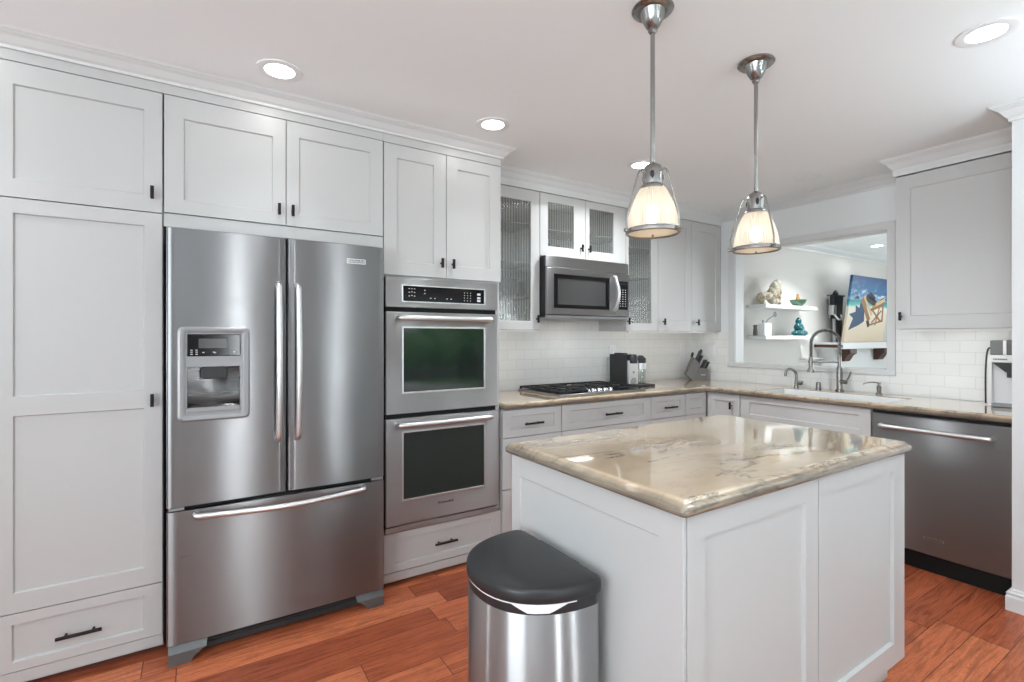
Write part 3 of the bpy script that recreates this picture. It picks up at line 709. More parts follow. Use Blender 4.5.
# ---------------------------------------------------------------- dishwasher
t = thing('dishwasher', 'stainless steel dishwasher at the right end of the sink run', 'dishwasher', (3.8, 1.08, FL))
MB().box(Xs+.04, Xw-.02, .785, 1.392, .06, .86).build('tub', 'gap', t)
fd = FX(Xs+.038)
mb = MB(); us = [.764+(1.385-.764)*i/10 for i in range(11)]; rs = []
for z, e in ((.083, .032), (.088, .038), (.848, .038), (.856, .034), (.858, .028)):
    rs.append([fd(.764, z, 0)]+[fd(u, z, e+.002*(1-((u-1.082)/.303)**2)) for u in us]+[fd(1.385, z, 0)])
mb.rings(rs); d = mb.build('door', 'steel', t, .002, smooth=True)
pts = [fd(1.337, .790, .034), fd(1.333, .788, .066)]
for k in range(7): s = k/6; pts.append(fd(1.310-.450*s, .787, .074+.010*math.sin(PI*s)))
pts += [fd(.841, .788, .066), fd(.837, .790, .034)]
MB().tube(pts, .0125, 12, smooth=3).build('handle', 'handle', d, smooth=True)
b = MB().box(Xs+.038-.0405, Xs+.038-.0385, 1.038, 1.130, .170, .185).build('badge', 'steel_light', d)
text_part('badge_text', 'KitchenAid', .017, (Xs-.0035, 1.084, .1775), RX, 'dark', b)
MB().box(Xs+.055, Xs+.09, .747, 1.390, FL, .082).build('kick_plate', 'gap', t)
MB().box(Xs+.02, Xs+.05, .749, 1.39, .859, .874).build('top_gasket', 'gap', t)

# ---------------------------------------------------------------- countertop (L) with sink cut-out
xs_ = [1.571, Xs, 3.543, 3.945, Xw-.009]; ys_ = [.747, 1.350, 2.175, Yc, Yw-.009]
fill = {(0, 3), (1, 3), (2, 3), (3, 3)} | {(i, j) for i in (1, 2, 3) for j in (0, 1, 2)} - {(2, 1)}
o = MB().cells(xs_, ys_, .875, TOP, fill).build('countertop', 'stone', None, .016, seg=4)
tag(o, 'L-shaped cream veined stone countertop on the base cabinets along both walls', 'countertop')
# sink bowl
t = thing('kitchen_sink', 'white undermount sink set in the stone counter under the opening', 'sink', (3.77, 1.78, .874))
mb = MB(); Z0 = .9105; x0, x1, y0, y1 = 3.5435, 3.9445, 1.3505, 2.1745
mb.rings([rr for rr in ([(x0, y0, Z0), (x1, y0, Z0), (x1, y1, Z0), (x0, y1, Z0)], [(x0+.006, y0+.006, Z0), (x1-.006, y0+.006, Z0), (x1-.006, y1-.006, Z0), (x0+.006, y1-.006, Z0)],
         [(x0+.02, y0+.02, .69), (x1-.02, y0+.02, .69), (x1-.02, y1-.02, .69), (x0+.02, y1-.02, .69)], [(x0+.035, y0+.035, .672), (x1-.035, y0+.035, .672), (x1-.035, y1-.035, .672), (x0+.035, y1-.035, .672)])], cap=False)
mb.box(x0+.03, x1-.03, y0+.03, y1-.03, .660, .673)
mb.build('basin', 'porcelain', t)
MB().lathe([(.045, 0), (.045, .004), (.030, .003), (.012, .006)], (3.77, 1.78, .673), 24).build('drain', 'chrome', t, smooth=True)

# faucet: spring pull-down
t = thing('faucet', 'tall brushed spring pull-down faucet behind the sink', 'faucet', (4.06, 1.84, TOP))
fx, fy_ = 4.06, 1.82
MB().lathe([(.028, 0), (.028, .008), (.022, .014), (.020, .02), (.020, .17), (.017, .18), (.0125, .19), (.0125, .255), (.010, .26)], (fx, fy_, TOP), 24).build('body', 'nickel', t, smooth=True)
# lever
MB().tube([(fx, fy_, TOP+.075), (fx-.028, fy_-.055, TOP+.070)], .014, 14).tube([(fx-.028, fy_-.052, TOP+.072), (fx-.034, fy_-.075, TOP+.105), (fx-.036, fy_-.092, TOP+.150)], .0055, 10, smooth=3).build('lever', 'nickel', t, smooth=True)
# coil: arc going left/forward over the sink
arc = []; R = .094
dirx, diry = -.62, .78
for k in range(25):
    a = PI*k/24; s = R-R*math.cos(a)
    arc.append(Vector((fx+dirx*s, fy_+diry*s, TOP+.355+R*math.sin(a)*1.05)))
pathc = [Vector((fx, fy_, TOP+.255)), Vector((fx, fy_, TOP+.33))]+arc+[arc[-1]+Vector((0, 0, -.05)), arc[-1]+Vector((0, 0, -.10))]
MB().tube(pathc, .0065, 10, smooth=2).build('hose', 'dark', t, smooth=True)
L = [0]
for a, b in zip(pathc, pathc[1:]): L.append(L[-1]+(b-a).length)
def along(s):
    for i in range(len(L)-1):
        if L[i+1] >= s:
            k = (s-L[i])/(L[i+1]-L[i]); return pathc[i].lerp(pathc[i+1], k), (pathc[i+1]-pathc[i]).normalized()
    return pathc[-1], (pathc[-1]-pathc[-2]).normalized()
coil = []; turns = int(L[-1]/.010); sidev = Vector((-diry, dirx, 0))
for k in range(turns*8+1):
    s = L[-1]*k/(turns*8); p_, tg = along(s); a = 2*PI*k/8; B = tg.cross(sidev)
    coil.append(p_+(sidev*math.cos(a)+B*math.sin(a))*.0115)
MB().tube(coil, .0030, 5).build('spring', 'nickel', t, smooth=True)
e = arc[-1]
MB().lathe([(.012, .0), (.015, -.01), (.016, -.05), (.015, -.085), (.024, -.10), (.026, -.118), (.020, -.12)], (e.x, e.y, e.z-.10), 20).build('spray_head', 'nickel', t, smooth=True)
MB().tube([(fx, fy_, TOP+.215), (e.x, e.y, TOP+.215)], .005, 8).lathe([(.019, -.008), (.019, .008)], (e.x, e.y, TOP+.215), 18).build('docking_arm', 'nickel', t, smooth=True)

t = thing('water_tap', 'small gooseneck filtered-water tap at the left back of the sink', 'tap', (4.04, 2.13, TOP))
tx, ty = 4.045, 2.13
MB().lathe([(.017, 0), (.017, .01), (.013, .02), (.013, .05), (.009, .055)], (tx, ty, TOP), 18).tube([(tx, ty, TOP+.05), (tx, ty, TOP+.105), (tx-.01, ty+.012, TOP+.135), (tx-.03, ty+.035, TOP+.148), (tx-.047, ty+.055, TOP+.130), (tx-.050, ty+.059, TOP+.090)], .0105, 12, smooth=5).build('spout', 'nickel', t, smooth=True)
MB().tube([(tx, ty-.006, TOP+.03), (tx-.006, ty-.045, TOP+.034)], .011, 12).tube([(tx-.006, ty-.045, TOP+.03), (tx-.008, ty-.052, TOP+.055)], .005, 8).build('lever', 'nickel', t, smooth=True)
o = MB().lathe([(.020, 0), (.020, .008), (.017, .010), (.017, .048), (.012, .056)], (4.05, 1.965, TOP), 20).build('air_gap', 'nickel', smooth=True)
tag(o, 'short round brushed metal air gap cap between the tap and the tall faucet', 'air gap')
t = thing('soap_dispenser', 'small brushed soap dispenser pump at the right back of the sink', 'soap dispenser', (4.06, 1.565, TOP))
MB().lathe([(.022, 0), (.020, .006), (.012, .014), (.014, .028), (.015, .055), (.010, .060)], (4.06, 1.565, TOP), 20).build('base', 'nickel', t, smooth=True)
MB().lathe([(.008, .058), (.008, .074), (.012, .078), (.010, .086)], (4.06, 1.565, TOP), 16).tube([(4.06, 1.565, TOP+.080), (4.03, 1.60, TOP+.084), (4.005, 1.63, TOP+.076), (3.998, 1.638, TOP+.068)], .0048, 8, smooth=3).build('pump', 'nickel', t, smooth=True)

# ---------------------------------------------------------------- gas cooktop
t = thing('cooktop', 'stainless gas cooktop with black cast iron grates let into the counter', 'cooktop', (2.465, 2.87, TOP))
cx0, cx1, cy0, cy1 = 2.052, 2.868, 2.625, 3.150
MB().box(cx0, cx1, cy0, cy1, TOP+.0005, TOP+.013).build('tray', 'steel_light', t, .005, seg=3)
MB().box(cx0+.02, cx1-.02, cy0+.035, cy1-.015, TOP+.0125, TOP+.0145).build('spill_surface', 'blackglass', t)
for x, y, r in ((2.20, 2.80, .035), (2.20, 3.02, .042), (2.465, 2.94, .055), (2.73, 2.80, .035), (2.73, 3.02, .042)):
    MB().lathe([(r*1.3, 0), (r*1.25, .008), (r*.8, .012)], (x, y, TOP+.0145), 24).lathe([(r, .012), (r, .020), (r*.9, .023)], (x, y, TOP+.0145), 24).build('burner', 'iron', t, smooth=True)
def grate(x0, x1, y0, y1):
    mb = MB(); zt = TOP+.036
    def bar(a, b, c, d, z0=zt-.012, z1=zt): mb.box(a, b, c, d, z0, z1)
    wd = .014
    bar(x0, x1, y0, y0+wd); bar(x0, x1, y1-wd, y1); bar(x0, x0+wd, y0, y1); bar(x1-wd, x1, y0, y1); ym = (y0+y1)/2; bar(x0, x1, ym-wd/2, ym+wd/2)
    for cy_ in ((y0+ym)/2, (y1+ym)/2):
        bar(x0, x0+.085, cy_-.004, cy_+.004); bar(x1-.085, x1, cy_-.004, cy_+.004)
        xm = (x0+x1)/2; bar(xm-.005, xm+.005, cy_-.1, cy_-.030); bar(xm-.005, xm+.005, cy_+.030, cy_+.1); bar(x0+.04, x0+.048, cy_-.08, cy_+.08); bar(x1-.048, x1-.04, cy_-.08, cy_+.08)
    for x in (x0, x1-wd):
        for y in (y0, ym-wd/2, y1-wd): bar(x, x+wd, y, y+wd, TOP+.0145, zt)
    return mb.build('grate', 'iron', t, .002)
grate(2.062, 2.328, 2.662, 3.140); grate(2.334, 2.596, 2.765, 3.140); grate(2.602, 2.858, 2.662, 3.140)
for x in (2.352, 2.408, 2.465, 2.522, 2.578):
    MB().lathe([(.023, 0), (.023, .005), (.019, .007), (.017, .017), (.013, .020)], (x, 2.700, TOP+.0145), 20).build('knob', 'chrome', t, smooth=True)

# ---------------------------------------------------------------- coffee machine
t = thing('coffee_machine', 'black and chrome capsule coffee machine standing right of the cooktop', 'coffee machine', (3.02, 2.98, TOP))
ax, ay0 = 2.925, 2.855
MB().box(ax, ax+.115, ay0+.030, ay0+.225, TOP+.012, TOP+.262).build('body', 'dark', t, .006, seg=3)
MB().box(ax+.01, ax+.105, ay0+.226, ay0+.275, TOP+.005, TOP+.235).build('water_tank', 'clear', t, .004)
MB().box(ax+.005, ax+.255, ay0-.045, ay0+.230, TOP+.0005, TOP+.018).build('base', 'dark', t, .004)
MB().box(ax+.006, ax+.110, ay0+.004, ay0+.030, TOP+.018, TOP+.215).build('front_column', 'handle', t, .005)
MB().lathe([(.036, 0), (.040, .01), (.040, .05), (.034, .060), (.030, .072)], (ax+.052, ay0+.010, TOP+.192), 20).build('brew_head', 'dark', t, smooth=True)
MB().lathe([(.040, 0), (.042, .12)], (ax+.180, ay0+.045, TOP+.019), 20).build('milk_jug', 'clear', t, smooth=True)
MB().lathe([(.043, 0), (.043, .040), (.030, .048), (.018, .062)], (ax+.180, ay0+.045, TOP+.190), 20).box(ax+.10, ax+.185, ay0+.030, ay0+.060, TOP+.205, TOP+.228).build('milk_frother', 'dark', t, smooth=True)
MB().lathe([(.042, 0), (.043, .050)], (ax+.180, ay0+.045, TOP+.140), 20).build('jug_collar', 'handle', t, smooth=True)
MB().lathe([(.010, 0), (.010, -.004)], (ax+.055, ay0+.004, TOP+.12), 14, axis='y').lathe([(.026, 0), (.026, -.006)], (ax+.055, ay0+.004, TOP+.05), 18, axis='y').build('buttons', 'greymetal', t, smooth=True)
MB().box(ax+.03, ax+.085, ay0+.10, ay0+.20, TOP+.262, TOP+.272).build('lever', 'dark', t, .003)

# ---------------------------------------------------------------- knife block and knives
kb = thing('knife_block', 'slanted grey wooden knife block in the corner of the counter', 'knife block', (3.97, 3.03, TOP))
A = math.radians(-38); kc = Vector((4.000, 3.012, TOP))
def kr(p): return Vector((kc.x+p[0]*math.cos(A)-p[1]*math.sin(A), kc.y+p[0]*math.sin(A)+p[1]*math.cos(A), kc.z+p[2]))
poly = [(-.075, .006), (-.125, .055), (-.055, .215), (.005, .150), (-.035, .0005), (-.06, .0005)]
M['kblock'] = mat('grey_stained_wood', (.16, .155, .15), .5)
mb = MB(); mb.rings([[kr((x, -.045, z)) for x, z in poly], [kr((x, .045, z)) for x, z in poly]]); mb.build('block', 'kblock', kb, .002)
mb = MB(); mb.rings([[kr((x, -.047, z)) for x, z in ((-.040, .0005), (.075, .0005), (.075, .105), (.0, .120))], [kr((x, .047, z)) for x, z in ((-.040, .0005), (.075, .0005), (.075, .105), (.0, .120))]])
fb_ = mb.build('front_block', 'kblock', kb, .002)
mb = MB(); mb.rings([[kr((x, -.0485, z)) for x, z in ((.01, .048), (.05, .048), (.05, .054), (.01, .054))], [kr((x, -.0465, z)) for x, z in ((.01, .048), (.05, .048), (.05, .054), (.01, .054))]]); mb.build('label_plate', 'label', fb_)
ksp = [(-.030, -.028, .165, .12), (-.030, .0, .165, .135), (-.030, .028, .165, .12), (-.008, -.028, .150, .085), (-.008, .0, .150, .090), (-.008, .028, .150, .085),
       (.025, -.034, .103, .092), (.025, -.012, .103, .096), (.025, .012, .103, .094), (.025, .034, .103, .090), (.055, -.022, .097, .080), (.055, .006, .097, .080)]
dk = Vector((.42, 0, .91)).normalized()
for i, (x, y, z, ln) in enumerate(ksp):
    k = thing('knife', 'black-handled kitchen knife with its blade in the slanted rear slots of the block' if i < 6 else 'short black-handled steak knife in the front row of the block', 'knife', kr((x, y, z)), 'large knives in the block' if i < 6 else 'steak knives in the block')
    p0 = Vector((x, y, z)); pts = [kr(p0+dk*s) for s in (.004, ln*.3, ln*.7, ln)]
    MB().tube(pts, [.0090, .0078, .0078, .0100], 8).build('handle', 'rubber', k, smooth=True)
    MB().tube([kr(p0-dk*.03), kr(p0+dk*.005)], .004, 6).build('blade', 'handle', k)
o = thing('kitchen_scissors', 'black-handled kitchen scissors at the left of the knife block', 'scissors', kr((-.062, 0, .20)))
c0 = Vector((-.060, -.010, .235)); mb = MB()
for dy in (-.016, .016): mb.tube([kr((c0.x+.010*math.sin(a)*.5, c0.y+dy+.013*math.cos(a), c0.z+.022*math.sin(a))) for a in [2*PI*i/12 for i in range(13)]], .0042, 8)
mb.build('handles', 'rubber', o, smooth=True)
MB().tube([kr((-.055, -.01, .180)), kr((-.058, -.01, .222))], .005, 8).build('blades', 'handle', o)

# ---------------------------------------------------------------- outlets and switches on the tile
def plate_y(x0, x1, z0, z1, label):
    t = thing('wall_outlet', label, 'outlet', ((x0+x1)/2, Yw-.009, (z0+z1)/2)); MB().box(x0, x1, Yw-.014, Yw-.0085, z0, z1).build('cover_plate', 'whiteplastic', t, .002)
    xm = (x0+x1)/2; MB().box(xm-.016, xm+.016, Yw-.016, Yw-.0135, (z0+z1)/2-.034, (z0+z1)/2+.034).build('socket', 'porcelain', t, .001)
plate_y(3.03, 3.10, 1.13, 1.245, 'white wall outlet above the coffee machine on the back tile')
plate_y(3.945, 4.02, 1.14, 1.26, 'white wall outlet on the back tile beside the corner')
t = thing('light_switch', 'white double light switch on the tile behind the knife block', 'switch', (Xw-.009, 3.03, 1.2))
MB().box(Xw-.014, Xw-.0085, 2.93, 3.06, 1.14, 1.26).build('cover_plate', 'whiteplastic', t, .002)
for y in (2.965, 3.025): MB().box(Xw-.017, Xw-.0135, y-.016, y+.016, 1.166, 1.234).build('rocker', 'porcelain', t, .001)

# ---------------------------------------------------------------- countertop water dispenser (right)
t = thing('water_dispenser', 'white and grey countertop water dispenser beside the stub wall', 'water dispenser', (4.0, .9, TOP))
wx = 3.93; wf = FX(wx+.03)
mb = MB(); frame(mb, wf, .760, .965, TOP+.002, TOP+.300, (.780, .946, TOP+.022, TOP+.255), 0, .030); mb.box(wx+.03, 4.12, .760, .965, TOP+.002, TOP+.300); mb.build('housing', 'whiteplastic', t, .004, seg=3)
MB().box(wx+.004, 4.11, .760, .955, TOP+.300, TOP+.385).build('top_tank', mat('smoked_plastic', (.10, .105, .10), .15), t, .006, seg=3)
MB().box(wx-.001, wx+.02, .884, .898, TOP+.302, TOP+.384).build('tank_band', 'whiteplastic', t)
mb = MB(); mb.rings([[(wx+.002, y, z) for y, z in ((.944, TOP+.254), (.782, TOP+.254), (.782, TOP+.188), (.888, TOP+.200))], [(wx+.03, y, z) for y, z in ((.944, TOP+.254), (.782, TOP+.254), (.782, TOP+.188), (.888, TOP+.200))]]); mb.build('spout_cover', 'dark', t, .002)
MB().box(wx+.004, wx+.026, .862, .884, TOP+.170, TOP+.200).build('spout', 'dark', t, .002)
MB().box(wx-.040, wx+.004, .762, .940, TOP+.001, TOP+.022).build('drip_tray', 'silver', t, .003)
mb = MB()
for k in range(9): mb.box(wx-.0015, wx+.0015, .938-k*.0068-.0022, .938-k*.0068+.0018, TOP+.271, TOP+.279)
mb.build('name_marks', 'grille', t)
MB().tube([(4.05, .962, TOP+.33), (4.02, .985, TOP+.33), (3.99, .988, TOP+.20), (3.985, .986, TOP+.008)], .0042, 8, smooth=5).build('hose', 'dark', t, smooth=True)

# ---------------------------------------------------------------- kitchen island
t = thing('kitchen_island', 'white panelled kitchen island cabinet in the middle of the room', 'island', (1.66, 1.2, FL))
ix0, ix1, iy0, iy1 = 1.015, 2.315, .807, 1.60
MB().box(ix0+.012, ix1, iy0+.021, iy1, .080, .8745).box(ix0+.03, ix1-.004, iy0+.055, iy1-.03, FL, .08).build('island_body', 'cabinet', t, .001)
fi = FY(iy0+.021)
shaker(MB(), fi, 1.030, 1.662, .080, .8735, [(1.098, 1.590, .16, .806)], depth=.012).build('door', 'cabinet', t)
shaker(MB(), fi, 1.667, 2.313, .080, .8735, [(1.724, 2.222, .16, .812)], depth=.012).build('door', 'cabinet', t)
fl_ = FX(ix0+.012)
shaker(MB(), fl_, iy0+.004, iy1, .080, .8735, [(iy0+.08, iy1-.055, .16, .800)], depth=.006, t=.012).build('side_panel', 'cabinet', t)
MB().box(ix0+.0005, 1.028, iy0+.002, iy0+.022, .080, .8735).build('corner_post', 'cabinet', t, .002)
# island slab with a stepped, rounded edge
def rrect(x0, x1, y0, y1, r, z, n=5):
    out = []
    for cx, cy, a0 in ((x1-r, y1-r, 0), (x0+r, y1-r, PI/2), (x0+r, y0+r, PI), (x1-r, y0+r, 3*PI/2)):
        for k in range(n+1): a = a0+PI/2*k/n; out.append((cx+r*math.cos(a), cy+r*math.sin(a), z))
    return out
sx0, sx1, sy0, sy1 = .993, 2.342, .785, 1.628
prof = [(.010, .8755), (.004, .8785), (.0, .885), (.0, .892), (.003, .899), (.009, .904), (.018, .9065), (.020, .9085), (.022, .912), (.028, .9145), (.036, .915)]
o = MB().rings([rrect(sx0+a, sx1-a, sy0+a, sy1-a, max(.022-a, .004), z) for a, z in prof]).build('island_countertop', 'stone', smooth=True)
tag(o, 'rectangular cream veined stone slab on top of the white island', 'countertop')

# ---------------------------------------------------------------- trash can
t = thing('trash_can', 'half-round stainless trash can with black lid standing against the island', 'trash can', (.85, 1.275, FL))
tcx, tcy, ta, tb = .978, 1.272, .290, .216
def dshape(inset, z, bump=0, n=28, back=0.0):
    out = []
    for k in range(n+1):
        a = PI/2+PI*k/n; e = .86
        cx_, sy = math.cos(a), math.sin(a)
        out.append((tcx-.03 + (ta-.03-inset)*(-abs(cx_)**.9), tcy+(tb-inset)*(abs(sy)**.9)*(1 if sy >= 0 else -1), z))
    yb_, yf_ = out[0][1], out[-1][1]
    for k in range(1, 6): a = PI/2*k/6; out.append((tcx-.030-inset+.030*math.sin(a), yf_+.030*(1-math.cos(a)), z))
    out.append((tcx-inset, yf_+.030, z)); out.append((tcx-inset, yb_-.030, z))
    for k in range(5, 0, -1): a = PI/2*k/6; out.append((tcx-.030-inset+.030*math.sin(a), yb_-.030*(1-math.cos(a)), z))
    return out
def shrink(pts, k, z):
    mx = sum(p[0] for p in pts)/len(pts); my = sum(p[1] for p in pts)/len(pts)
    return [(mx+(p[0]-mx)*k, my+(p[1]-my)*k, z) for p in pts]
MB().rings([dshape(.004, FL+.03), dshape(0, FL+.034), dshape(0, .560), dshape(.002, .563)]).build('can_body', 'steel_light', t, smooth=True)
MB().rings([dshape(.003, FL+.001), dshape(.001, FL+.004), dshape(.001, FL+.032)]).build('base_ring', 'rubber', t, smooth=True)
MB().rings([dshape(.001, .5625), dshape(.000, .565), dshape(.002, .590), dshape(.006, .592)]).build('rim', 'rubber', t, smooth=True)
lid = MB(); lid.rings([dshape(.006, .5925), dshape(-.004, .594), dshape(-.006, .599), dshape(-.005, .624), dshape(-.002, .630), dshape(.005, .6335), dshape(.012, .635), shrink(dshape(.012, .635), .94, .637), shrink(dshape(.012, .635), .75, .6395), shrink(dshape(.012, .635), .4, .641)])
lid.build('lid', 'rubber', t, smooth=True)
# bin liner showing under the lid
def arcpt(k, off, z, n=60):
    a = PI/2+PI*k/n; cx_, sy = math.cos(a), math.sin(a)
    return (tcx-.03-(ta-.03+off)*(abs(cx_)**.9), tcy+(tb+off)*(abs(sy)**.9)*(1 if sy >= 0 else -1), z)
mb = MB(); top = []; bot = []
for k in range(14, 57):
    s = (k-14)/42; dz = .004+.021*min(1, max(0, (6.5-abs(k-47.5))/4))+.006*max(0, 1-abs(k-20)/3)
    top.append(arcpt(k, .0022, .5935)); bot.append(arcpt(k, .0022, .5935-dz))
inn = [arcpt(k, -.002, .5935) for k in range(14, 57)]; inb = [arcpt(k, -.002, b[2]) for k, b in zip(range(14, 57), bot)]
mb.rings([top, bot], cap=False, closed=False); mb.rings([bot, inb], cap=False, closed=False); mb.rings([inb, inn], cap=False, closed=False)
mb.build('bin_liner', 'bag', t, smooth=True)
MB().rings([[(x, y, z) for x, y in ((tcx-.004, tcy-.11), (tcx+.012, tcy-.10), (tcx+.012, tcy+.10), (tcx-.004, tcy+.11))] for z in (.598, .628)]).build('hinge_cover', 'rubber', t, .004)

# ---------------------------------------------------------------- pendants
def pendant(x, y, label, arms=()):
    t = thing('pendant_lamp', label, 'pendant lamp', (x, y, 1.69), 'pendant lamps over the island')
    MB().lathe([(.070, CE-.001), (.072, CE-.006), (.066, CE-.012), (.045, CE-.014), (.034, CE-.045), (.022, CE-.066), (.014, CE-.070), (.016, CE-.080), (.010, CE-.088)], (x, y, 0), 36).build('canopy', 'nickel', t, smooth=True)
    MB().tube([(x, y, CE-.085), (x, y, 1.915)], .0078, 14).build('stem', 'nickel', t, smooth=True)
    MB().lathe([(.012, 1.925), (.028, 1.914), (.034, 1.895), (.034, 1.850), (.040, 1.846), (.044, 1.838), (.044, 1.832)], (x, y, 0), 32).build('socket_housing', 'nickel', t, smooth=True)
    mb = MB()
    for a in (-2.45, -2.45+2*PI/3, -2.45+4*PI/3): mb.sphere((x+.034*math.cos(a), y+.034*math.sin(a), 1.878), (.008, .008, .016), 1)
    mb.build('vent_slots', 'dark', t, smooth=True)
    pf = [(.040, 1.838), (.047, 1.828), (.055, 1.812), (.067, 1.785), (.076, 1.755), (.082, 1.725), (.085, 1.700), (.086, 1.690)]
    mb = MB(); mb.lathe(pf, (x, y, 0), 216, cap=False, rib=.0022, ribn=54)
    mb.build('shade', 'shade', t, smooth=True)
    MB().lathe([(.086, 1.694), (.091, 1.694), (.093, 1.688), (.093, 1.680), (.088, 1.677), (.084, 1.680), (.086, 1.694)], (x, y, 0), 48, cap=False).build('rim_ring', 'nickel', t, smooth=True)
    MB().lathe([(.085, 1.6835), (.06, 1.679), (.03, 1.677), (.002, 1.6765), (.002, 1.679), (.03, 1.679), (.085, 1.686)], (x, y, 0), 40, cap=False).build('diffuser', 'shade', t, smooth=True)
    MB().sphere((x, y, 1.745), (.024, .024, .032), 2).build('bulb', 'bulb', t, smooth=True)
    for a in [math.radians(q) for q in arms]:
        ca, sa = math.cos(a), math.sin(a)
        mb = MB(); mb.tube([(x+ca*.034, y+sa*.034, 1.893), (x+ca*.047, y+sa*.047, 1.896), (x+ca*.060, y+sa*.060, 1.870), (x+ca*.094, y+sa*.094, 1.745), (x+ca*.098, y+sa*.098, 1.705), (x+ca*.097, y+sa*.097, 1.680)], .0032, 8, smooth=4)
        mb.tube([(x+ca*.090, y+sa*.090, 1.686), (x+ca*.108, y+sa*.108, 1.686)], .0065, 10)
        mb.build('wire_arm', 'nickel', t, smooth=True)
    MB().sphere((x, y, 1.672), .005, 2).build('finial', 'nickel', t, smooth=True)
    d = bpy.data.lights.new('pendant_bulb', 'POINT'); d.energy = 1.15; d.color = (1, .94, .86); d.shadow_soft_size = .03
    o = bpy.data.objects.new('pendant_bulb', d); C.objects.link(o); o.location = (x, y, 1.745)
    return t
pendant(1.342, 1.198, 'brushed nickel pendant lamp with ribbed glass shade, the nearer and larger-looking one left', (-77.8, 162.2, 42))
pendant(1.970, 1.202, 'brushed nickel pendant lamp with ribbed glass shade, hanging before the pass-through opening', (-108.5, 131.5, 11.5))

# ---------------------------------------------------------------- recessed ceiling lights
def can(x, y, label, on=True, p=.8, spread=75):
    t = thing('ceiling_light', label, 'ceiling light', (x, y, CE))
    MB().lathe([(.090, CE-.0005), (.091, CE-.004), (.084, CE-.006), (.060, CE-.004), (.057, CE-.0005)], (x, y, 0), 40, cap=False).build('trim_ring', 'whiteplastic', t, smooth=True)
    MB().lathe([(.060, CE-.0008), (.059, CE-.0030), (.03, CE-.0035), (.001, CE-.0035)], (x, y, 0), 32).build('lens', 'lamp' if on else 'whiteplastic', t, smooth=True)
    if on:
        d = bpy.data.lights.new('can_light', 'AREA'); d.shape = 'DISK'; d.size = .11; d.energy = p; d.color = (.92, .965, 1); d.spread = math.radians(spread)
        o = bpy.data.objects.new('can_light', d); C.objects.link(o); o.location = (x, y, CE-.008)
    return t
can(.300, 2.336, 'lit recessed ceiling light above the fridge')
can(1.346, 2.312, 'lit recessed ceiling light in front of the double oven')
can(2.495, 2.327, 'lit recessed ceiling light over the cooktop, behind the nearer pendant', True, 15, 150)
can(2.510, .620, 'large-looking lit recessed ceiling light at top right', True, 3, 150)
can(3.690, 1.862, 'unlit recessed ceiling light near the pass-through opening', False)
can(7.20, 2.80, 'lit recessed ceiling light in the far room', True, 1.5, 150)
can(5.75, 2.55, 'lit recessed ceiling light in the far room above the floating shelves', True, 15, 110)
for i, (x, y) in enumerate(((.30, .62), (1.346, -1.10), (-.75, 2.336), (2.9, -1.1))):
    can(x, y, ['recessed ceiling light above the camera', 'recessed ceiling light behind the camera', 'recessed ceiling light left of the camera', 'recessed ceiling light right behind the camera'][i])

# ---------------------------------------------------------------- garden window reflected in the oven glass
m = mat('hedge_leaves', rough=.6); n = NT(m)
n.l(n.ramp(n.noise(n.coord(), 9, 6, .7), [(.35, (.01, .03, .01)), (.5, (.04, .13, .04)), (.7, (.10, .30, .09))]), n.b.inputs['Base Color'])
mb = MB()
for k in range(26): mb.sphere((2.0+k*.19, -5.6+random.uniform(-.15, .15), .55+random.uniform(0, 1.2)), random.uniform(.35, .6), 2)
o = mb.build('garden_hedge', m); tag(o, 'green garden hedge outside the window behind the camera', 'hedge')
area('garden_daylight', (4.2, -4.0, 2.6), (-math.radians(60), 0, 0), 2.5, 1.0, 130, (1, 1, .95))
t = thing('potted_plant', 'leafy potted plant by the window behind the camera', 'potted plant', (4.15, -2.9, FL))
MB().lathe([(.14, FL+.001), (.17, FL+.5), (.20, FL+.9), (.18, FL+.9), (.16, FL+.7)], (4.15, -2.9, 0), 24).build('pot', 'dark', t, smooth=True)
mb = MB()
for k in range(46):
    a = random.uniform(0, 2*PI); e = random.uniform(.2, 1.3); L_ = random.uniform(.3, .5); w_ = .045
    d_ = Vector((math.cos(a)*math.cos(e), math.sin(a)*math.cos(e), math.sin(e))); sd = Vector((-math.sin(a), math.cos(a), 0))*w_; b_ = Vector((4.15, -2.9, FL+.86))
    p1 = b_+d_*L_*.55; p2 = b_+d_*L_+Vector((0, 0, -.12*L_))
    vs = [mb.bm.verts.new(q) for q in (b_, p1+sd, p2, p1-sd)]; mb.face(vs)
mb.build('leaves', mat('dark_leaf', (.02, .06, .02), .5), t)

# ---------------------------------------------------------------- unseen uplights added to brighten the room off the ceiling
def fill_uplight(x, y, label, p):
    t = thing('fill_lamp', label, 'fill light', (x, y, FL))
    MB().lathe([(.15, FL+.013), (.15, FL+.028), (.02, FL+.04), (.012, FL+.06)], (x, y, 0), 28).build('base', 'nickel', t, smooth=True)
    MB().tube([(x, y, FL+.05), (x, y, 1.72)], .012, 12).build('pole', 'nickel', t, smooth=True)
    MB().lathe([(.02, 1.71), (.14, 1.725), (.30, 1.79), (.298, 1.793), (.14, 1.735), (.02, 1.72)], (x, y, 0), 32, cap=False).build('bowl', 'whiteplastic', t, smooth=True)
    d = bpy.data.lights.new('uplight', 'AREA'); d.shape = 'DISK'; d.size = .5; d.energy = p; d.color = (.80, .925, 1)
    o = bpy.data.objects.new('uplight', d); C.objects.link(o); o.location = (x, y, 1.785); o.rotation_euler = (PI, 0, 0)
fill_uplight(-1.6, 1.0, 'added fill uplight on a nickel pole left of the camera by the left wall', 10)
fill_uplight(-.35, -.8, 'added fill uplight on a nickel pole behind the camera', 30)
fill_uplight(2.1, -1.3, 'added fill uplight on a nickel pole right behind the camera', 20)
fill_uplight(2.95, -.25, 'added fill uplight on a nickel pole just outside the frame by the stub wall', 13)

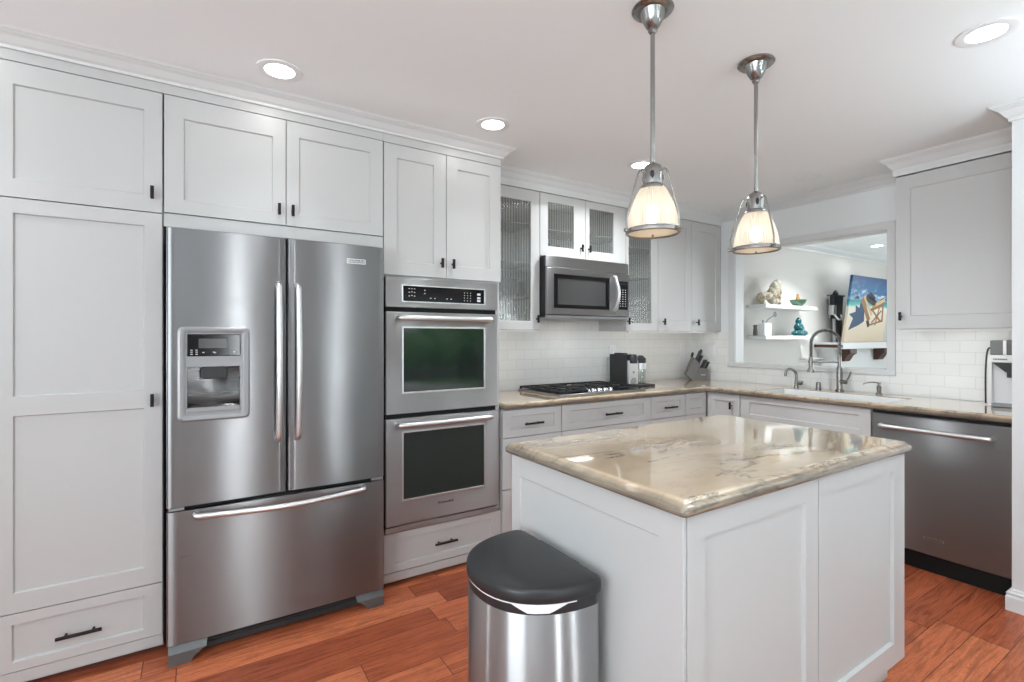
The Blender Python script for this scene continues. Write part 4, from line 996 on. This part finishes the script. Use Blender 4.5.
# ---------------------------------------------------------------- the room beyond
YS = 2.985
for z, lb in ((1.682, 'upper white floating shelf on the far-room wall'), (1.345, 'lower white floating shelf on the far-room wall')):
    o = MB().box(5.07, 6.13, YS, Yw-.001, z-.050, z-.010).build('floating_shelf', 'trim', None, .002); tag(o, lb, 'shelf')
def blob(name, mt, parts, parent=None, vox=.006):
    mb = MB()
    for c, r in parts: mb.sphere(c, r, 3)
    o = mb.build(name, mt, parent, smooth=True)
    r = o.modifiers.new('remesh', 'REMESH'); r.mode = 'VOXEL'; r.voxel_size = vox; r.use_smooth_shade = True
    s_ = o.modifiers.new('smooth', 'SMOOTH'); s_.iterations = 3; return o
m = mat('mottled_stone', rough=.5); n = NT(m)
n.l(n.ramp(n.noise(n.coord(), 22, 5, .65, 1.0), [(.35, (.16, .09, .045)), (.45, (.42, .32, .19)), (.55, (.55, .52, .45)), (.68, (.32, .33, .31))]), n.b.inputs['Base Color']); M['mottled'] = m
zs = 1.672; bx, by = 5.20, 3.06
o = blob('animal_figurine', 'mottled', [((bx, by, zs+.095), (.10, .05, .045)), ((bx-.09, by, zs+.075), (.045, .045, .055)), ((bx+.10, by, zs+.10), (.055, .05, .09)), ((bx+.16, by, zs+.15), (.065, .05, .11)), ((bx+.21, by, zs+.21), (.060, .048, .075)), ((bx+.26, by, zs+.165), (.035, .035, .075)),
    ((bx-.10, by-.02, zs+.035), (.022, .022, .036)), ((bx-.06, by+.02, zs+.035), (.022, .022, .036)), ((bx+.10, by-.02, zs+.035), (.030, .024, .036)), ((bx+.18, by, zs+.045), (.04, .035, .046)), ((bx+.25, by-.005, zs+.03), (.03, .025, .032)), ((bx+.25, by, zs+.09), (.025, .03, .06))])
tag(o, 'mottled brown and grey stone animal figurine at the left of the upper shelf', 'figurine')
t = thing('green_bowl', 'green glazed boat-shaped bowl with a small tan bottle on it, upper shelf', 'bowl', (5.78, 3.06, zs))
MB().lathe([(.035, 0), (.05, .012), (.075, .040), (.088, .075), (.080, .075), (.06, .045), (.02, .02)], (5.83, 3.05, zs), 28).build('dish', mat('green_glaze', (.10, .20, .13), .2), t, smooth=True)
MB().lathe([(.022, .0), (.022, .065), (.014, .085), (.016, .11), (.008, .115)], (5.83, 3.05, zs+.028), 18).build('stopper', mat('tan_ceramic', (.45, .26, .10), .4), t, smooth=True)
zl = 1.335
M['teal'] = mat('teal_glaze', (.006, .10, .115), .25)
sx = 5.84
o = blob('seated_figurine', 'teal', [((sx, 3.05, zl+.03), (.115, .06, .032)), ((sx+.02, 3.05, zl+.07), (.060, .05, .060)), ((sx-.02, 3.05, zl+.10), (.035, .04, .045)), ((sx+.045, 3.05, zl+.09), (.03, .035, .05)), ((sx, 3.05, zl+.165), (.033, .033, .036)), ((sx, 3.05, zl+.195), (.015, .015, .018)), ((sx, 3.05, zl+.13), (.03, .03, .03)), ((sx+.09, 3.04, zl+.03), (.05, .045, .034))])
tag(o, 'teal glazed seated figurine on the lower shelf', 'figurine')
o = MB().box(5.11, 5.24, 3.02, 3.10, zl, zl+.135).build('white_box', 'whiteplastic', None, .004); tag(o, 'small white rectangular pot on the lower shelf', 'pot')
o = thing('twig_ornament', 'thin dark flower-twig ornament rising from the white pot', 'ornament', (5.2, 3.06, zl+.13))
MB().tube([(5.20, 3.06, zl+.137), (5.23, 3.06, zl+.17), (5.30, 3.06, zl+.20), (5.36, 3.06, zl+.225)], .005, 8, smooth=4).build('twig', 'greymetal', o, smooth=True)
mb = MB()
for a in range(6): mb.sphere((5.375+.022*math.cos(a*PI/3), 3.06, zl+.235+.022*math.sin(a*PI/3)), (.012, .008, .012), 1)
mb.sphere((5.145, 3.06, zl+.155), (.014, .014, .014), 1).tube([(5.145, 3.06, zl+.135), (5.145, 3.06, zl+.155)], .003, 6)
mb.build('flower_heads', 'greymetal', o, smooth=True)
o = MB().lathe([(.022, 0), (.024, .03), (.018, .09), (.024, .11), (.012, .115)], (5.02, 3.07, zl), 18).build('small_vase', mat('dark_stone_glaze', (.12, .10, .10), .4), smooth=True); tag(o, 'small dark grey vase at the left end of the lower shelf', 'vase')

# fireplace mantel, corbels, plank
t = thing('mantel', 'white mantel shelf with dark corbels on a white surround in the far room', 'mantel', (7.6, 3.1, FL))
MB().box(6.52, 8.70, 2.88, Yw-.001, 1.175, 1.253).build('mantel_shelf', 'trim', t, .003)
MB().box(6.60, 8.62, 3.02, Yw-.001, FL, 1.174).build('surround', 'trim', t)
for x in (6.72, 7.66):
    poly = [(2.89, 1.174), (2.89, 1.12), (2.93, 1.09), (2.95, 1.05), (2.97, 1.02), (3.019, 1.02), (3.019, 1.174)]
    MB().prism(poly, x, x+.17, axis='x').build('corbel', 'darkwood', t, .003)
o = MB().box(6.15, 6.58, 3.13, Yw-.001, 1.048, 1.062).build('wall_ledge', 'trim', None, .002); tag(o, 'thin pale ledge on the wall left of the white mantel surround', 'ledge')

MB().box(6.488, 6.519, 2.885, Yw-.001, 1.192, 1.228).build('end_board', 'darkwood', t, .002)

# canvas print of a beach, leaning out from the wall on the mantel
t = thing('canvas_print', 'large colourful beach canvas print standing on the white mantel', 'canvas print', (7.3, 3.0, 1.254))
P0 = Vector((6.79, 2.995, 1.258)); UX = Vector((1, 0, 0)); VV = Vector((0, -.105, .826)); NN = UX.cross(VV).normalized()
W = 1.08
def cv(u, v, d=0): return P0+UX*(u*W)+VV*v+NN*d
cf = MB(); cf.rings([[cv(0, 0, -.03), cv(1, 0, -.03), cv(1, 1, -.03), cv(0, 1, -.03)], [cv(0, 0, 0), cv(1, 0, 0), cv(1, 1, 0), cv(0, 1, 0)]])
m = mat('beach_print', rough=.5); n = NT(m)
g = n.n('ShaderNodeNewGeometry'); sp = n.n('ShaderNodeSeparateXYZ'); n.l(g.outputs['Position'], sp.inputs[0])
v = n.math('DIVIDE', n.math('SUBTRACT', sp.outputs[2], 1.258), .826)
nz = n.noise(n.coord(), 6, 4, .6)
v2 = n.math('ADD', v, n.math('MULTIPLY', n.math('SUBTRACT', nz, .5), .05))
c = n.ramp(v2, [(0, (.62, .50, .36)), (.36, (.70, .62, .48)), (.53, (.72, .70, .60)), (.57, (.05, .42, .40)), (.635, (.01, .20, .25)), (.65, (.20, .36, .48)), (.72, (.012, .15, .33)), (1, (.003, .04, .14))])
cl = n.ramp(n.noise(n.coord((1, 1, 2.2)), 7, 5, .6), [(.5, (0, 0, 0)), (.66, (1, 1, 1))])
band = n.ramp(v, [(.64, (0, 0, 0)), (.67, (1, 1, 1)), (.74, (.8, .8, .8)), (.84, (.12, .12, .12)), (1, (0, 0, 0))])
c = n.mix(n.mix(1.0, cl, band, 'MULTIPLY'), c, (.75, .80, .86))
n.l(c, n.b.inputs['Base Color'])
canvas = cf.build('canvas', m, t)
def flat(name, pts, mt, d=.0015):
    mb = MB(); mb.rings([[cv(u, v_, .0002) for u, v_ in pts], [cv(u, v_, d) for u, v_ in pts]]); return mb.build(name, mt, canvas)
M['pblue'] = mat('print_blue_shadow', (.012, .05, .12), .6); M['pdark'] = mat('print_dark', (.02, .018, .02), .6); M['pwood'] = mat('print_wood', (.30, .14, .05), .6); M['psun'] = mat('print_sunlit_wood', (.62, .42, .20), .6)
flat('painted_shadow', [(.03, .42), (.14, .36), (.06, .18), (.30, .26), (.42, .32), (.38, .56), (.27, .60), (.26, .52), (.16, .56), (.18, .46)], 'pblue')
flat('painted_shadow', [(.36, .86*.93), (.98, .80), (.98, .74), (.60, .765), (.40, .785)][::-1] if False else [(.36, .775), (.62, .74), (.98, .735), (.98, .785), (.66, .79)], mat('print_sea_shadow', (.04, .13, .27), .6))
for u in (.10, .42, .76): flat('painted_islet', [(u, .655), (u+.20 if u > .7 else u+.13, .655), (u+.17 if u > .7 else u+.10, .69), (u+.09, .705), (u+.03, .685)], 'pdark')
def bar(a, b, wd, mt):
    a = Vector(a); b = Vector(b); dd = (b-a).normalized(); pr = Vector((-dd.y, dd.x))*wd
    flat('painted_chair', [tuple(a+pr*1.7), tuple(b+pr*1.7), tuple(b-pr*1.7), tuple(a-pr*1.7)], mt, .0022)
for a, b, wd, mt in (((.30, .66), (.54, .34), .022, 'pwood'), ((.34, .70), (.60, .42), .012, 'psun'), ((.40, .70), (.66, .60), .030, 'pdark'), ((.46, .74), (.62, .66), .026, 'pdark'), ((.58, .55), (.90, .68), .016, 'psun'), ((.55, .50), (.88, .60), .014, 'pwood'),
                     ((.86, .62), (.90, .32), .010, 'pwood'), ((.60, .50), (.86, .32), .009, 'pwood'), ((.55, .26), (.90, .34), .008, 'pwood'), ((.50, .34), (.56, .24), .018, 'pdark'), ((.62, .30), (.84, .50), .008, 'pwood'), ((.72, .26), (.78, .58), .007, 'pwood')): bar(a, b, wd, mt)

# dark wall ornament beside the canvas
t = thing('wall_ornament', 'tall tapering black wall ornament with a pale metal bracket, left of the canvas', 'wall ornament', (6.7, 3.12, 1.5))
MB().rings([[(x0, 3.10, z), (x1, 3.10, z), (x1, 3.16, z), (x0, 3.16, z)] for x0, x1, z in ((6.92, 6.95, 1.262), (6.86, 6.985, 1.45), (6.80, 7.00, 1.70), (6.78, 7.02, 1.83), (6.77, 7.03, 1.84))]).build('tapered_body', 'dark', t, .003)
MB().box(6.74, 7.05, 3.09, 3.17, 1.84, 1.855).build('top_plate', 'dark', t, .002)
MB().lathe([(.03, 0), (.035, .02), (.02, .05), (.008, .06)], (6.88, 3.13, 1.855), 18).build('finial', 'dark', t, smooth=True)
MB().box(6.72, 6.80, 3.08, 3.14, 1.60, 1.72).tube([(6.74, 3.08, 1.60), (6.72, 3.05, 1.57), (6.76, 3.04, 1.54), (6.84, 3.04, 1.55), (6.86, 3.06, 1.60)], .012, 10, smooth=4).build('bracket', 'handle', t, .003, smooth=True)
MB().tube([(6.70, 3.12, 1.55), (6.70, 3.12, 1.85)], .005, 8).tube([(6.78, 3.10, 1.26), (6.77, 3.10, 1.55)], .02, 10).build('pole', 'greymetal', t, smooth=True)
